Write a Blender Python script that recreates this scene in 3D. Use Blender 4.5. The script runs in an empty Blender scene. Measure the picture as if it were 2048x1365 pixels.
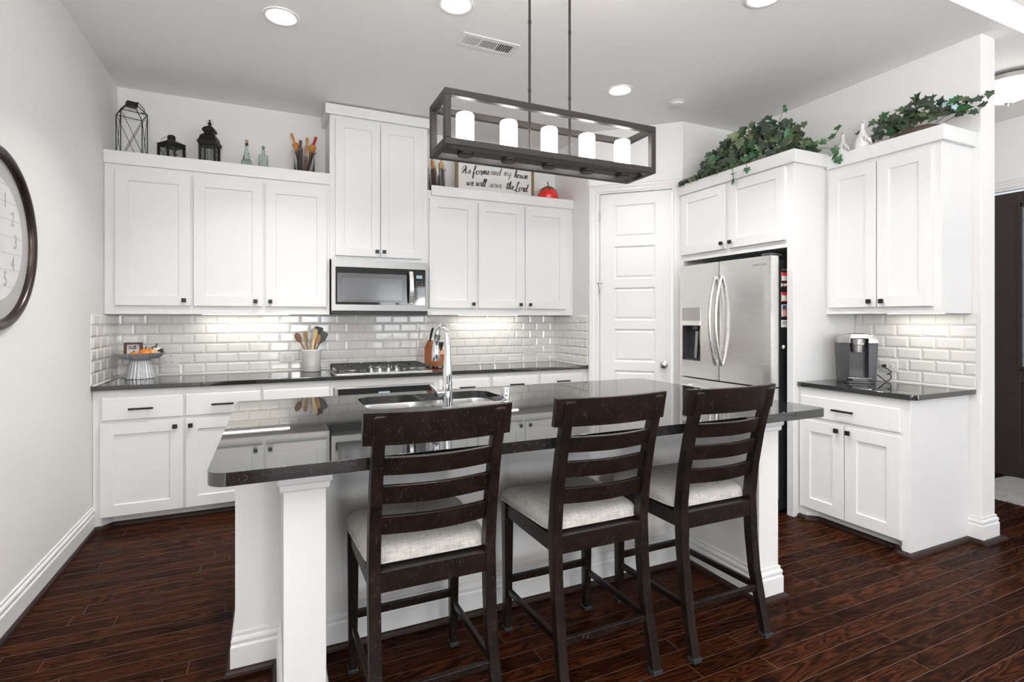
import bpy, math, random
from mathutils import Vector, Matrix
from mathutils.geometry import tessellate_polygon
R = math.radians
PI = math.pi
rnd = random.Random(7)
scene = bpy.context.scene
col = scene.collection

# ------------------------------------------------------------------ camera
cam_d = bpy.data.cameras.new('camera')
cam_d.sensor_width = 36.0
cam_d.lens = 36.0 * 1050.0 / 2048.0
cam_d.shift_y = -(682.5 - 638.0) / 2048.0
cam_d.clip_start = 0.05
cam = bpy.data.objects.new('camera', cam_d)
col.objects.link(cam)
cam.location = (0, 0, 1.34)
cam.rotation_euler = (R(90), 0, R(-24.55))
scene.camera = cam

# ------------------------------------------------------------------ world, exposure
world = bpy.data.worlds.new('world')
scene.world = world
world.use_nodes = True
wbg = world.node_tree.nodes['Background']
wbg.inputs[0].default_value = (0.86, 0.93, 1.0, 1)
wbg.inputs[1].default_value = 1.5
vs = scene.view_settings
vs.view_transform = 'Standard'
vs.look = 'None'
vs.gamma = 1
vs.use_curve_mapping = False
vs.exposure = 0.36
scene.cycles.max_bounces = 10
scene.cycles.diffuse_bounces = 6
scene.cycles.glossy_bounces = 5
scene.cycles.transmission_bounces = 8
scene.cycles.transparent_max_bounces = 12
scene.cycles.sample_clamp_indirect = 6.0
scene.cycles.caustics_reflective = False
scene.cycles.caustics_refractive = False
scene.cycles.use_denoising = True


def area(name, loc, rot, sx, sy, power, color=(1, 1, 1), spread=180):
    l = bpy.data.lights.new(name, 'AREA')
    l.shape = 'RECTANGLE'
    l.size = sx
    l.size_y = sy
    l.energy = power
    l.color = color
    l.spread = R(spread)
    o = bpy.data.objects.new(name, l)
    col.objects.link(o)
    o.location = loc
    o.rotation_euler = rot
    return o


DAY = (0.93, 0.96, 1.0)
WARM = (1.0, 0.975, 0.94)
# daylight entering through the windows of the living area behind the camera, the left one added
area('window_daylight', (0.75, -8.38, 1.35), (R(90), 0, 0), 1.8, 2.2, 120, DAY)
area('window_daylight', (3.95, -8.38, 1.35), (R(90), 0, 0), 1.8, 2.2, 70, DAY)
area('window_daylight', (-1.22, -2.6, 1.35), (R(90), 0, R(-90)), 2.2, 2.2, 85, DAY)  # light of the added left window, brightens faces turned towards it
area('window_daylight', (5.93, -2.2, 1.35), (R(90), 0, R(90)), 2.2, 2.2, 80, DAY)
CAN_POWER = 12.0
UNDER_POWER = 0.8

# ------------------------------------------------------------------ materials
M = {}


def new_mat(name):
    m = bpy.data.materials.new(name)
    m.use_nodes = True
    nt = m.node_tree
    return m, nt, nt.nodes['Principled BSDF']


def mat(name, colr, rough=0.5, metal=0.0, spec=0.5, coat=0.0, bump=None, var=None, trans=0.0, ior=1.5, emis=None, sheen=0.0):
    """bump=(scale, strength, distance); var=(scale, amount)"""
    m, nt, b = new_mat(name)
    b.inputs['Base Color'].default_value = (*colr, 1)
    b.inputs['Roughness'].default_value = rough
    b.inputs['Metallic'].default_value = metal
    b.inputs['Specular IOR Level'].default_value = spec
    b.inputs['Coat Weight'].default_value = coat
    b.inputs['Coat Roughness'].default_value = 0.05
    b.inputs['Transmission Weight'].default_value = trans
    b.inputs['IOR'].default_value = ior
    b.inputs['Sheen Weight'].default_value = sheen
    if emis:
        b.inputs['Emission Color'].default_value = (*emis[0], 1)
        b.inputs['Emission Strength'].default_value = emis[1]
    tc = nt.nodes.new('ShaderNodeTexCoord')
    if bump:
        n = nt.nodes.new('ShaderNodeTexNoise')
        n.inputs['Scale'].default_value = bump[0]
        n.inputs['Detail'].default_value = 3
        nt.links.new(tc.outputs['Object'], n.inputs['Vector'])
        bp = nt.nodes.new('ShaderNodeBump')
        bp.inputs['Strength'].default_value = bump[1]
        bp.inputs['Distance'].default_value = bump[2]
        nt.links.new(n.outputs['Fac'], bp.inputs['Height'])
        nt.links.new(bp.outputs['Normal'], b.inputs['Normal'])
    if var:
        n = nt.nodes.new('ShaderNodeTexNoise')
        n.inputs['Scale'].default_value = var[0]
        n.inputs['Detail'].default_value = 4
        nt.links.new(tc.outputs['Object'], n.inputs['Vector'])
        mx = nt.nodes.new('ShaderNodeMix')
        mx.data_type = 'RGBA'
        mx.inputs[6].default_value = (*[c * (1 - var[1]) for c in colr], 1)
        mx.inputs[7].default_value = (*[min(1, c * (1 + var[1])) for c in colr], 1)
        nt.links.new(n.outputs['Fac'], mx.inputs[0])
        nt.links.new(mx.outputs[2], b.inputs['Base Color'])
    M[name] = m
    return m


mat('wall_paint', (0.79, 0.785, 0.775), 0.6, bump=(95, 0.22, 0.0025))
mat('ceiling_paint', (0.86, 0.855, 0.85), 0.75, bump=(80, 0.3, 0.003))
mat('trim_white', (0.78, 0.78, 0.78), 0.35)
mat('cabinet_white', (0.75, 0.75, 0.75), 0.38)
mat('cabinet_shadow', (0.75, 0.74, 0.73), 0.6)
mat('tile_white', (0.84, 0.83, 0.80), 0.10, coat=0.5)
mat('grout', (0.50, 0.49, 0.47), 0.8)
mat('caulk', (0.82, 0.81, 0.79), 0.4)
mat('chrome', (0.82, 0.83, 0.85), 0.05, 1.0)
mat('nickel', (0.52, 0.50, 0.48), 0.28, 1.0)
mat('black_metal', (0.012, 0.012, 0.012), 0.45, 0.2)
mat('lantern_metal', (0.018, 0.015, 0.013), 0.5, 0.5)
mat('chandelier_bronze', (0.032, 0.028, 0.026), 0.5, 0.5)
mat('clock_bronze', (0.06, 0.045, 0.04), 0.28, 0.8)
mat('black_plastic', (0.015, 0.015, 0.016), 0.3)
mat('grey_plastic', (0.065, 0.065, 0.07), 0.35, 0.3)
mat('silver_plastic', (0.50, 0.48, 0.46), 0.3, 0.9)
mat('cast_iron', (0.022, 0.022, 0.023), 0.55)
mat('black_glass', (0.010, 0.010, 0.011), 0.04, spec=0.8)
mat('microwave_window', (0.13, 0.135, 0.145), 0.12, spec=0.8)
mat('microwave_window_rim', (0.075, 0.075, 0.08), 0.15, spec=0.8)
mat('outlet_white', (0.80, 0.79, 0.77), 0.35)
mat('slot_dark', (0.03, 0.03, 0.03), 0.6)
mat('glass_clear', (0.97, 0.98, 0.98), 0.02, trans=1.0, ior=1.45)
mat('glass_green', (0.80, 0.90, 0.85), 0.06, trans=1.0, ior=1.45, bump=(60, 0.6, 0.004))
mat('cork', (0.42, 0.25, 0.12), 0.8, var=(60, 0.3))
mat('pin_amber', (0.56, 0.22, 0.045), 0.45, var=(20, 0.2))
mat('pin_brown', (0.10, 0.05, 0.035), 0.5, var=(20, 0.25))
mat('pin_tan', (0.50, 0.29, 0.13), 0.5, var=(20, 0.2))
mat('pin_red', (0.50, 0.008, 0.02), 0.25)
mat('sign_white', (0.74, 0.73, 0.71), 0.7, var=(9, 0.05))
mat('sign_ink', (0.055, 0.045, 0.04), 0.8)
mat('sign_ink_light', (0.30, 0.28, 0.26), 0.8)
mat('sign_wood', (0.23, 0.14, 0.075), 0.6, var=(25, 0.25))
mat('frame_brown', (0.09, 0.04, 0.03), 0.6, var=(40, 0.3))
mat('tomato_red', (0.72, 0.012, 0.008), 0.12, coat=0.6)
mat('tomato_green', (0.07, 0.09, 0.03), 0.45)
mat('ivy_dark', (0.042, 0.066, 0.040), 0.42, var=(30, 0.45))
mat('ivy_mid', (0.085, 0.125, 0.058), 0.45, var=(30, 0.4))
mat('ivy_pale', (0.17, 0.21, 0.10), 0.5, var=(30, 0.3))
mat('ivy_bright', (0.03, 0.115, 0.04), 0.45, var=(30, 0.3))
mat('stem_brown', (0.13, 0.09, 0.045), 0.7)
mat('wicker', (0.32, 0.15, 0.06), 0.75, bump=(150, 1.0, 0.01), var=(90, 0.5))
mat('dried_moss', (0.10, 0.07, 0.048), 0.8, bump=(110, 1.0, 0.01), var=(120, 0.6))
mat('ribbon_blue', (0.42, 0.62, 0.70), 0.6)
mat('terracotta_pale', (0.48, 0.37, 0.30), 0.7)
mat('ceramic_white', (0.82, 0.81, 0.79), 0.22, coat=0.3)
mat('ceramic_matte', (0.76, 0.75, 0.74), 0.4, bump=(70, 0.35, 0.004))
mat('galvanized', (0.58, 0.59, 0.61), 0.42, 0.45, var=(45, 0.35))
mat('pumpkin_orange', (0.80, 0.22, 0.015), 0.4, var=(15, 0.2))
mat('pumpkin_peach', (0.72, 0.40, 0.20), 0.5)
mat('pumpkin_cream', (0.72, 0.60, 0.42), 0.5)
mat('pumpkin_stem', (0.05, 0.04, 0.03), 0.7)
mat('spoon_dark', (0.24, 0.12, 0.06), 0.5, var=(25, 0.25))
mat('spoon_mid', (0.42, 0.24, 0.11), 0.5, var=(25, 0.2))
mat('spoon_light', (0.66, 0.47, 0.24), 0.5, var=(25, 0.15))
mat('silicone_black', (0.022, 0.022, 0.026), 0.5)
mat('silicone_grey', (0.075, 0.075, 0.08), 0.5)
mat('knife_wood', (0.36, 0.12, 0.045), 0.32, var=(18, 0.25))
mat('magnet_red', (0.62, 0.03, 0.035), 0.4)
mat('magnet_white', (0.75, 0.75, 0.74), 0.4)
mat('magnet_blue', (0.05, 0.07, 0.13), 0.5)
mat('carpet', (0.62, 0.60, 0.57), 0.95)
mat('rug_grey', (0.42, 0.41, 0.40), 0.95, bump=(60, 1.0, 0.02), var=(25, 0.25))
mat('door_dark', (0.035, 0.026, 0.023), 0.33, var=(14, 0.3))
mat('shoe_wood', (0.022, 0.011, 0.008), 0.5, spec=0.3)
mat('clock_face', (0.66, 0.655, 0.66), 0.5, var=(14, 0.07))
mat('clock_ring', (0.43, 0.42, 0.41), 0.45)
mat('clock_ink', (0.43, 0.425, 0.42), 0.6)
mat('ring_white', (0.80, 0.80, 0.79), 0.4)
mat('clear_plastic', (0.6, 0.6, 0.6), 0.15, spec=0.6)
mat('shutter_white', (0.75, 0.75, 0.74), 0.5)
mat('living_wall', (0.68, 0.665, 0.64), 0.7)
mat('glider', (0.03, 0.035, 0.04), 0.25)
mat('can_glow', (1, 1, 1), 0.5, emis=((1.0, 0.97, 0.92), 9.5))
mat('shade_glow', (0.95, 0.93, 0.9), 0.5, emis=((1.0, 0.965, 0.92), 9.5))
mat('bowl_glow', (0.95, 0.93, 0.9), 0.4, emis=((1.0, 0.97, 0.92), 1.6))
mat('strip_glow', (1, 1, 1), 0.5, emis=((1.0, 0.96, 0.88), 5.0))
mat('display_glow', (0.30, 0.34, 0.42), 0.4, emis=((0.45, 0.52, 0.72), 0.22))
mat('digit_glow', (1, 1, 1), 0.4, emis=((0.92, 0.95, 1.0), 2.0))
mat('lcd', (0.10, 0.16, 0.18), 0.3, emis=((0.25, 0.42, 0.48), 0.5))
mat('key_print', (0.30, 0.32, 0.33), 0.5)


def cow_mat():
    m, nt, b = new_mat('pumpkin_cow')
    tc = nt.nodes.new('ShaderNodeTexCoord')
    n = nt.nodes.new('ShaderNodeTexNoise')
    n.inputs['Scale'].default_value = 32
    n.inputs['Detail'].default_value = 1.5
    r = nt.nodes.new('ShaderNodeValToRGB')
    r.color_ramp.interpolation = 'CONSTANT'
    r.color_ramp.elements[0].color = (0.02, 0.018, 0.016, 1)
    r.color_ramp.elements[1].position = 0.47
    r.color_ramp.elements[1].color = (0.70, 0.67, 0.60, 1)
    nt.links.new(tc.outputs['Object'], n.inputs['Vector'])
    nt.links.new(n.outputs['Fac'], r.inputs['Fac'])
    nt.links.new(r.outputs['Color'], b.inputs['Base Color'])
    b.inputs['Roughness'].default_value = 0.5
    M['pumpkin_cow'] = m


cow_mat()


def floor_mat():
    m, nt, b = new_mat('oak_floor')
    N, L = nt.nodes, nt.links
    tc = N.new('ShaderNodeTexCoord')
    br = N.new('ShaderNodeTexBrick')
    br.offset = 0.0
    br.inputs['Color1'].default_value = (0, 0, 0, 1)
    br.inputs['Color2'].default_value = (1, 1, 1, 1)
    br.inputs['Mortar'].default_value = (0.5, 0.5, 0.5, 1)
    br.inputs['Scale'].default_value = 1.0
    br.inputs['Mortar Size'].default_value = 0.0015
    br.inputs['Mortar Smooth'].default_value = 0.3
    br.inputs['Bias'].default_value = 0.0
    br.inputs['Brick Width'].default_value = 1.5
    br.inputs['Row Height'].default_value = 0.0825
    sep = N.new('ShaderNodeSeparateXYZ')
    L.new(tc.outputs['Object'], sep.inputs[0])
    rowf = N.new('ShaderNodeMath'); rowf.operation = 'DIVIDE'; rowf.inputs[1].default_value = 0.0825
    L.new(sep.outputs['Y'], rowf.inputs[0])
    rfl = N.new('ShaderNodeMath'); rfl.operation = 'FLOOR'
    L.new(rowf.outputs[0], rfl.inputs[0])
    wn = N.new('ShaderNodeTexWhiteNoise'); wn.noise_dimensions = '1D'
    L.new(rfl.outputs[0], wn.inputs['W'])
    xo = N.new('ShaderNodeMath'); xo.operation = 'MULTIPLY_ADD'; xo.inputs[1].default_value = 1.5
    L.new(wn.outputs['Value'], xo.inputs[0]); L.new(sep.outputs['X'], xo.inputs[2])
    bc = N.new('ShaderNodeCombineXYZ')
    L.new(xo.outputs[0], bc.inputs[0]); L.new(sep.outputs['Y'], bc.inputs[1])
    L.new(bc.outputs[0], br.inputs['Vector'])
    offz = N.new('ShaderNodeMath'); offz.operation = 'MULTIPLY_ADD'
    offz.inputs[1].default_value = 3.7
    L.new(rfl.outputs[0], offz.inputs[0])
    rb = N.new('ShaderNodeMath'); rb.operation = 'MULTIPLY'; rb.inputs[1].default_value = 11.0
    L.new(br.outputs['Color'], rb.inputs[0])
    L.new(rb.outputs[0], offz.inputs[2])
    xs = N.new('ShaderNodeMath'); xs.operation = 'MULTIPLY'; xs.inputs[1].default_value = 1.5
    ys = N.new('ShaderNodeMath'); ys.operation = 'MULTIPLY'; ys.inputs[1].default_value = 11.0
    L.new(sep.outputs['X'], xs.inputs[0]); L.new(sep.outputs['Y'], ys.inputs[0])
    cmb = N.new('ShaderNodeCombineXYZ')
    L.new(xs.outputs[0], cmb.inputs[0]); L.new(ys.outputs[0], cmb.inputs[1]); L.new(offz.outputs[0], cmb.inputs[2])
    n1 = N.new('ShaderNodeTexNoise')
    n1.inputs['Scale'].default_value = 1.0; n1.inputs['Detail'].default_value = 2.5; n1.inputs['Distortion'].default_value = 0.5
    L.new(cmb.outputs[0], n1.inputs['Vector'])
    mul = N.new('ShaderNodeMath'); mul.operation = 'MULTIPLY'; mul.inputs[1].default_value = 15
    L.new(n1.outputs['Fac'], mul.inputs[0])
    pp = N.new('ShaderNodeMath'); pp.operation = 'PINGPONG'; pp.inputs[1].default_value = 0.5
    L.new(mul.outputs[0], pp.inputs[0])
    # fine pores
    xs2 = N.new('ShaderNodeVectorMath'); xs2.operation = 'MULTIPLY'; xs2.inputs[1].default_value = (6, 160, 1)
    L.new(tc.outputs['Object'], xs2.inputs[0])
    n2 = N.new('ShaderNodeTexNoise'); n2.inputs['Scale'].default_value = 1.0; n2.inputs['Detail'].default_value = 3
    L.new(xs2.outputs[0], n2.inputs['Vector'])
    add = N.new('ShaderNodeMath'); add.operation = 'MULTIPLY_ADD'; add.inputs[1].default_value = 0.55
    L.new(n2.outputs['Fac'], add.inputs[0]); L.new(pp.outputs[0], add.inputs[2])
    cr = N.new('ShaderNodeValToRGB')
    e = cr.color_ramp.elements
    e[0].position = 0.22; e[0].color = (0.005, 0.0018, 0.0009, 1)
    e[1].position = 0.80; e[1].color = (0.050, 0.0142, 0.0048, 1)
    k = cr.color_ramp.elements.new(0.45); k.color = (0.019, 0.0050, 0.0017, 1)
    b.inputs['Specular IOR Level'].default_value = 0.02
    L.new(add.outputs[0], cr.inputs['Fac'])
    # plank tint
    tint = N.new('ShaderNodeMix'); tint.data_type = 'RGBA'; tint.blend_type = 'MULTIPLY'
    tint.inputs[0].default_value = 1.0
    tr = N.new('ShaderNodeMapRange'); tr.inputs[3].default_value = 0.62; tr.inputs[4].default_value = 1.35
    L.new(br.outputs['Color'], tr.inputs[0])
    L.new(cr.outputs['Color'], tint.inputs[6]); L.new(tr.outputs[0], tint.inputs[7])
    # joints, pale window glare on their bevels put into the colour
    jm = N.new('ShaderNodeMix'); jm.data_type = 'RGBA'
    jm.inputs[7].default_value = (0.10, 0.062, 0.052, 1)
    L.new(br.outputs['Fac'], jm.inputs[0]); L.new(tint.outputs[2], jm.inputs[6])
    L.new(jm.outputs[2], b.inputs['Base Color'])
    b.inputs['Roughness'].default_value = 0.27
    rr = N.new('ShaderNodeMapRange'); rr.inputs[3].default_value = 0.38; rr.inputs[4].default_value = 0.22
    L.new(add.outputs[0], rr.inputs[0]); L.new(rr.outputs[0], b.inputs['Roughness'])
    bh = N.new('ShaderNodeMath'); bh.operation = 'MULTIPLY_ADD'; bh.inputs[1].default_value = -2.0
    L.new(br.outputs['Fac'], bh.inputs[0]); L.new(add.outputs[0], bh.inputs[2])
    bp = N.new('ShaderNodeBump'); bp.inputs['Strength'].default_value = 0.35; bp.inputs['Distance'].default_value = 0.0012
    L.new(bh.outputs[0], bp.inputs['Height']); L.new(bp.outputs['Normal'], b.inputs['Normal'])
    M['oak_floor'] = m


floor_mat()


def granite():
    m, nt, b = new_mat('granite')
    N, L = nt.nodes, nt.links
    tc = N.new('ShaderNodeTexCoord')
    v = N.new('ShaderNodeTexVoronoi'); v.inputs['Scale'].default_value = 420
    n = N.new('ShaderNodeTexNoise'); n.inputs['Scale'].default_value = 160; n.inputs['Detail'].default_value = 5
    L.new(tc.outputs['Object'], v.inputs['Vector']); L.new(tc.outputs['Object'], n.inputs['Vector'])
    mx = N.new('ShaderNodeMath'); mx.operation = 'MULTIPLY'
    sx = N.new('ShaderNodeSeparateColor'); L.new(v.outputs['Color'], sx.inputs[0])
    L.new(sx.outputs[0], mx.inputs[0]); L.new(n.outputs['Fac'], mx.inputs[1])
    cr = N.new('ShaderNodeValToRGB')
    e = cr.color_ramp.elements
    e[0].position = 0.1; e[0].color = (0.008, 0.008, 0.008, 1)
    e[1].position = 0.62; e[1].color = (0.055, 0.055, 0.057, 1)
    k = cr.color_ramp.elements.new(0.36); k.color = (0.010, 0.010, 0.010, 1)
    L.new(mx.outputs[0], cr.inputs['Fac']); L.new(cr.outputs['Color'], b.inputs['Base Color'])
    b.inputs['Roughness'].default_value = 0.03
    b.inputs['IOR'].default_value = 2.0
    b.inputs['Specular IOR Level'].default_value = 0.5
    M['granite'] = m


granite()


def brushed(name, colr, stretch, rough=0.25):
    m, nt, b = new_mat(name)
    N, L = nt.nodes, nt.links
    tc = N.new('ShaderNodeTexCoord')
    mp = N.new('ShaderNodeVectorMath'); mp.operation = 'MULTIPLY'; mp.inputs[1].default_value = stretch
    L.new(tc.outputs['Object'], mp.inputs[0])
    n = N.new('ShaderNodeTexNoise'); n.inputs['Scale'].default_value = 1; n.inputs['Detail'].default_value = 4
    L.new(mp.outputs[0], n.inputs['Vector'])
    rr = N.new('ShaderNodeMapRange'); rr.inputs[3].default_value = rough - 0.05; rr.inputs[4].default_value = rough + 0.08
    L.new(n.outputs['Fac'], rr.inputs[0]); L.new(rr.outputs[0], b.inputs['Roughness'])
    bp = N.new('ShaderNodeBump'); bp.inputs['Strength'].default_value = 0.06; bp.inputs['Distance'].default_value = 0.0008
    L.new(n.outputs['Fac'], bp.inputs['Height']); L.new(bp.outputs['Normal'], b.inputs['Normal'])
    b.inputs['Base Color'].default_value = (*colr, 1)
    b.inputs['Metallic'].default_value = 1
    M[name] = m


brushed('steel', (0.86, 0.85, 0.83), (4, 4, 700), 0.24)
brushed('steel_vertical', (0.62, 0.61, 0.60), (300, 300, 3), 0.25)
mat('sink_steel', (0.70, 0.70, 0.70), 0.28, 1.0)


def espresso():
    m, nt, b = new_mat('espresso_wood')
    N, L = nt.nodes, nt.links
    tc = N.new('ShaderNodeTexCoord')
    n0 = N.new('ShaderNodeTexNoise'); n0.inputs['Scale'].default_value = 14; n0.inputs['Detail'].default_value = 4
    L.new(tc.outputs['Object'], n0.inputs['Vector'])
    cr = N.new('ShaderNodeValToRGB')
    e = cr.color_ramp.elements
    e[0].position = 0.3; e[0].color = (0.004, 0.003, 0.0026, 1)
    e[1].position = 0.75; e[1].color = (0.016, 0.009, 0.0065, 1)
    L.new(n0.outputs['Fac'], cr.inputs['Fac'])
    mp = N.new('ShaderNodeVectorMath'); mp.operation = 'MULTIPLY'; mp.inputs[1].default_value = (380, 380, 48)
    L.new(tc.outputs['Object'], mp.inputs[0])
    n = N.new('ShaderNodeTexNoise'); n.inputs['Scale'].default_value = 1; n.inputs['Detail'].default_value = 1
    L.new(mp.outputs[0], n.inputs['Vector'])
    gt = N.new('ShaderNodeMapRange'); gt.inputs[1].default_value = 0.655; gt.inputs[2].default_value = 0.72
    gt.inputs[3].default_value = 0.0; gt.inputs[4].default_value = 0.55
    L.new(n.outputs['Fac'], gt.inputs[0])
    mx = N.new('ShaderNodeMix'); mx.data_type = 'RGBA'
    mx.inputs[7].default_value = (0.12, 0.105, 0.092, 1)
    L.new(gt.outputs[0], mx.inputs[0]); L.new(cr.outputs['Color'], mx.inputs[6])
    L.new(mx.outputs[2], b.inputs['Base Color'])
    b.inputs['Roughness'].default_value = 0.3
    b.inputs['Specular IOR Level'].default_value = 0.35
    M['espresso_wood'] = m


espresso()


def linen():
    m, nt, b = new_mat('linen')
    N, L = nt.nodes, nt.links
    tc = N.new('ShaderNodeTexCoord')
    outs = []
    for st in ((500, 25, 25), (25, 500, 25)):
        mp = N.new('ShaderNodeVectorMath'); mp.operation = 'MULTIPLY'; mp.inputs[1].default_value = st
        L.new(tc.outputs['Object'], mp.inputs[0])
        n = N.new('ShaderNodeTexNoise'); n.inputs['Scale'].default_value = 1; n.inputs['Detail'].default_value = 2
        L.new(mp.outputs[0], n.inputs['Vector'])
        outs.append(n)
    ad = N.new('ShaderNodeMath'); ad.operation = 'ADD'
    L.new(outs[0].outputs['Fac'], ad.inputs[0]); L.new(outs[1].outputs['Fac'], ad.inputs[1])
    cr = N.new('ShaderNodeValToRGB')
    e = cr.color_ramp.elements
    e[0].position = 0.35; e[0].color = (0.36, 0.34, 0.32, 1)
    e[1].position = 0.62; e[1].color = (0.60, 0.575, 0.54, 1)
    hf = N.new('ShaderNodeMath'); hf.operation = 'MULTIPLY'; hf.inputs[1].default_value = 0.5
    L.new(ad.outputs[0], hf.inputs[0]); L.new(hf.outputs[0], cr.inputs['Fac'])
    L.new(cr.outputs['Color'], b.inputs['Base Color'])
    b.inputs['Roughness'].default_value = 0.9
    bp = N.new('ShaderNodeBump'); bp.inputs['Strength'].default_value = 0.3; bp.inputs['Distance'].default_value = 0.001
    L.new(ad.outputs[0], bp.inputs['Height']); L.new(bp.outputs['Normal'], b.inputs['Normal'])
    M['linen'] = m


linen()


def door_glass():
    m, nt, b = new_mat('door_glass')
    b.inputs['Base Color'].default_value = (0.78, 0.86, 0.90, 1)
    b.inputs['Roughness'].default_value = 0.35
    b.inputs['Transmission Weight'].default_value = 0.85
    N, L = nt.nodes, nt.links
    tc = N.new('ShaderNodeTexCoord')
    n = N.new('ShaderNodeTexNoise'); n.inputs['Scale'].default_value = 90
    L.new(tc.outputs['Object'], n.inputs['Vector'])
    bp = N.new('ShaderNodeBump'); bp.inputs['Strength'].default_value = 0.6
    L.new(n.outputs['Fac'], bp.inputs['Height']); L.new(bp.outputs['Normal'], b.inputs['Normal'])
    M['door_glass'] = m


door_glass()

# ------------------------------------------------------------------ mesh tools
WM = {}


class MB:
    def __init__(self):
        self.v = []
        self.f = []

    def add(self, verts, faces, mtx=None):
        o = len(self.v)
        for p in verts:
            p = Vector(p)
            self.v.append(mtx @ p if mtx else p)
        self.f += [tuple(i + o for i in f) for f in faces]
        return self

    def box(self, a, b, mtx=None):
        x0, y0, z0 = [min(a[i], b[i]) for i in range(3)]
        x1, y1, z1 = [max(a[i], b[i]) for i in range(3)]
        v = [(x0, y0, z0), (x1, y0, z0), (x1, y1, z0), (x0, y1, z0), (x0, y0, z1), (x1, y0, z1), (x1, y1, z1), (x0, y1, z1)]
        f = [(0, 3, 2, 1), (4, 5, 6, 7), (0, 1, 5, 4), (1, 2, 6, 5), (2, 3, 7, 6), (3, 0, 4, 7)]
        return self.add(v, f, mtx)

    def bar(self, p, q, w, h=None, up=(0, 0, 1)):
        """rectangular bar from p to q, w across, h along 'up'"""
        h = h or w
        p, q = Vector(p), Vector(q)
        d = (q - p)
        L = d.length
        d.normalize()
        u = Vector(up)
        s = d.cross(u)
        if s.length < 1e-4:
            s = d.cross(Vector((0, 1, 0)))
        s.normalize()
        u = s.cross(d)
        m = Matrix((s, d, u)).transposed().to_4x4()
        m.translation = p
        return self.box((-w / 2, 0, -h / 2), (w / 2, L, h / 2), m)

    def tube(self, pts, r, n=10, closed=False, caps=True):
        pts = [Vector(p) for p in pts]
        rs = r if isinstance(r, (list, tuple)) else [r] * len(pts)
        k = len(pts)
        o = len(self.v)
        up = None
        for i, p in enumerate(pts):
            if closed:
                t = pts[(i + 1) % k] - pts[(i - 1) % k]
            else:
                t = pts[min(i + 1, k - 1)] - pts[max(i - 1, 0)]
            t.normalize()
            if up is None:
                up = Vector((0, 0, 1)) if abs(t.z) < 0.9 else Vector((1, 0, 0))
            s = t.cross(up)
            if s.length < 1e-5:
                s = t.orthogonal()
            s.normalize()
            up = s.cross(t)
            up.normalize()
            for j in range(n):
                a = 2 * PI * j / n
                self.v.append(p + (s * math.cos(a) + up * math.sin(a)) * rs[i])
        m = k if closed else k - 1
        for i in range(m):
            for j in range(n):
                a = o + i * n + j
                b = o + i * n + (j + 1) % n
                c = o + ((i + 1) % k) * n + (j + 1) % n
                d = o + ((i + 1) % k) * n + j
                self.f.append((a, d, c, b))
        if caps and not closed:
            self.f.append(tuple(o + j for j in range(n)))
            self.f.append(tuple(o + (k - 1) * n + j for j in reversed(range(n))))
        return self

    def lathe(self, prof, n=32, c=(0, 0, 0), mtx=None, rfun=None, close=False):
        """prof: (r, z) pairs, turned round z through c"""
        v, f = [], []
        for (r, z) in prof:
            for j in range(n):
                a = 2 * PI * j / n
                rr = r * (rfun(a, z) if rfun else 1)
                v.append((c[0] + rr * math.cos(a), c[1] + rr * math.sin(a), c[2] + z))
        k = len(prof)
        for i in range(k - 1 if not close else k):
            for j in range(n):
                i2 = (i + 1) % k
                f.append((i * n + j, i * n + (j + 1) % n, i2 * n + (j + 1) % n, i2 * n + j))
        if not close:
            if prof[0][0] > 1e-6:
                f.append(tuple(reversed(range(n))))
            if prof[-1][0] > 1e-6:
                f.append(tuple((k - 1) * n + j for j in range(n)))
        return self.add(v, f, mtx)

    def prism(self, pts, z0, z1, holes=(), mtx=None):
        """polygon (with holes) in xy, extruded z0..z1"""
        loops = [list(pts)] + [list(h) for h in holes]
        flat = [p for l in loops for p in l]
        tris = tessellate_polygon([[Vector((p[0], p[1], 0)) for p in l] for l in loops])
        n = len(flat)
        v = [(p[0], p[1], z0) for p in flat] + [(p[0], p[1], z1) for p in flat]
        f = []
        for t in tris:
            a, b_, c = [Vector((*flat[i], 0)) for i in t]
            t = tuple(t)
            if (b_ - a).cross(c - a).z < 0:
                t = t[::-1]
            f.append(tuple(i + n for i in t))
            f.append(tuple(reversed(t)))
        o = 0
        for l in loops:
            k = len(l)
            for i in range(k):
                a, b_ = o + i, o + (i + 1) % k
                f.append((a, b_, b_ + n, a + n))
            o += k
        return self.add(v, f, mtx)

    def sweep(self, path, prof, side=1, closed=False):
        """prof: (offset, z) pairs swept along a plan path; offset to the left (side=1) or right (-1)"""
        P = [Vector((p[0], p[1])) for p in path]
        k = len(P)
        o = len(self.v)
        m = len(prof)
        for i, p in enumerate(P):
            def nrm(a, b_):
                d = (b_ - a).normalized()
                return Vector((-d.y, d.x)) * side
            if closed or 0 < i < k - 1:
                n1 = nrm(P[i - 1], p)
                n2 = nrm(p, P[(i + 1) % k])
                b_ = (n1 + n2)
                b_ = b_ / max(0.15, b_.dot(n1))
            elif i == 0:
                b_ = nrm(p, P[1])
            else:
                b_ = nrm(P[i - 1], p)
            for (of, z) in prof:
                self.v.append(Vector((p.x + b_.x * of, p.y + b_.y * of, z)))
        for i in range(k if closed else k - 1):
            i2 = (i + 1) % k
            for j in range(m):
                j2 = (j + 1) % m
                self.f.append((o + i * m + j, o + i2 * m + j, o + i2 * m + j2, o + i * m + j2))
        if not closed:
            self.f.append(tuple(o + j for j in range(m)))
            self.f.append(tuple(o + (k - 1) * m + j for j in reversed(range(m))))
        return self

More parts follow.
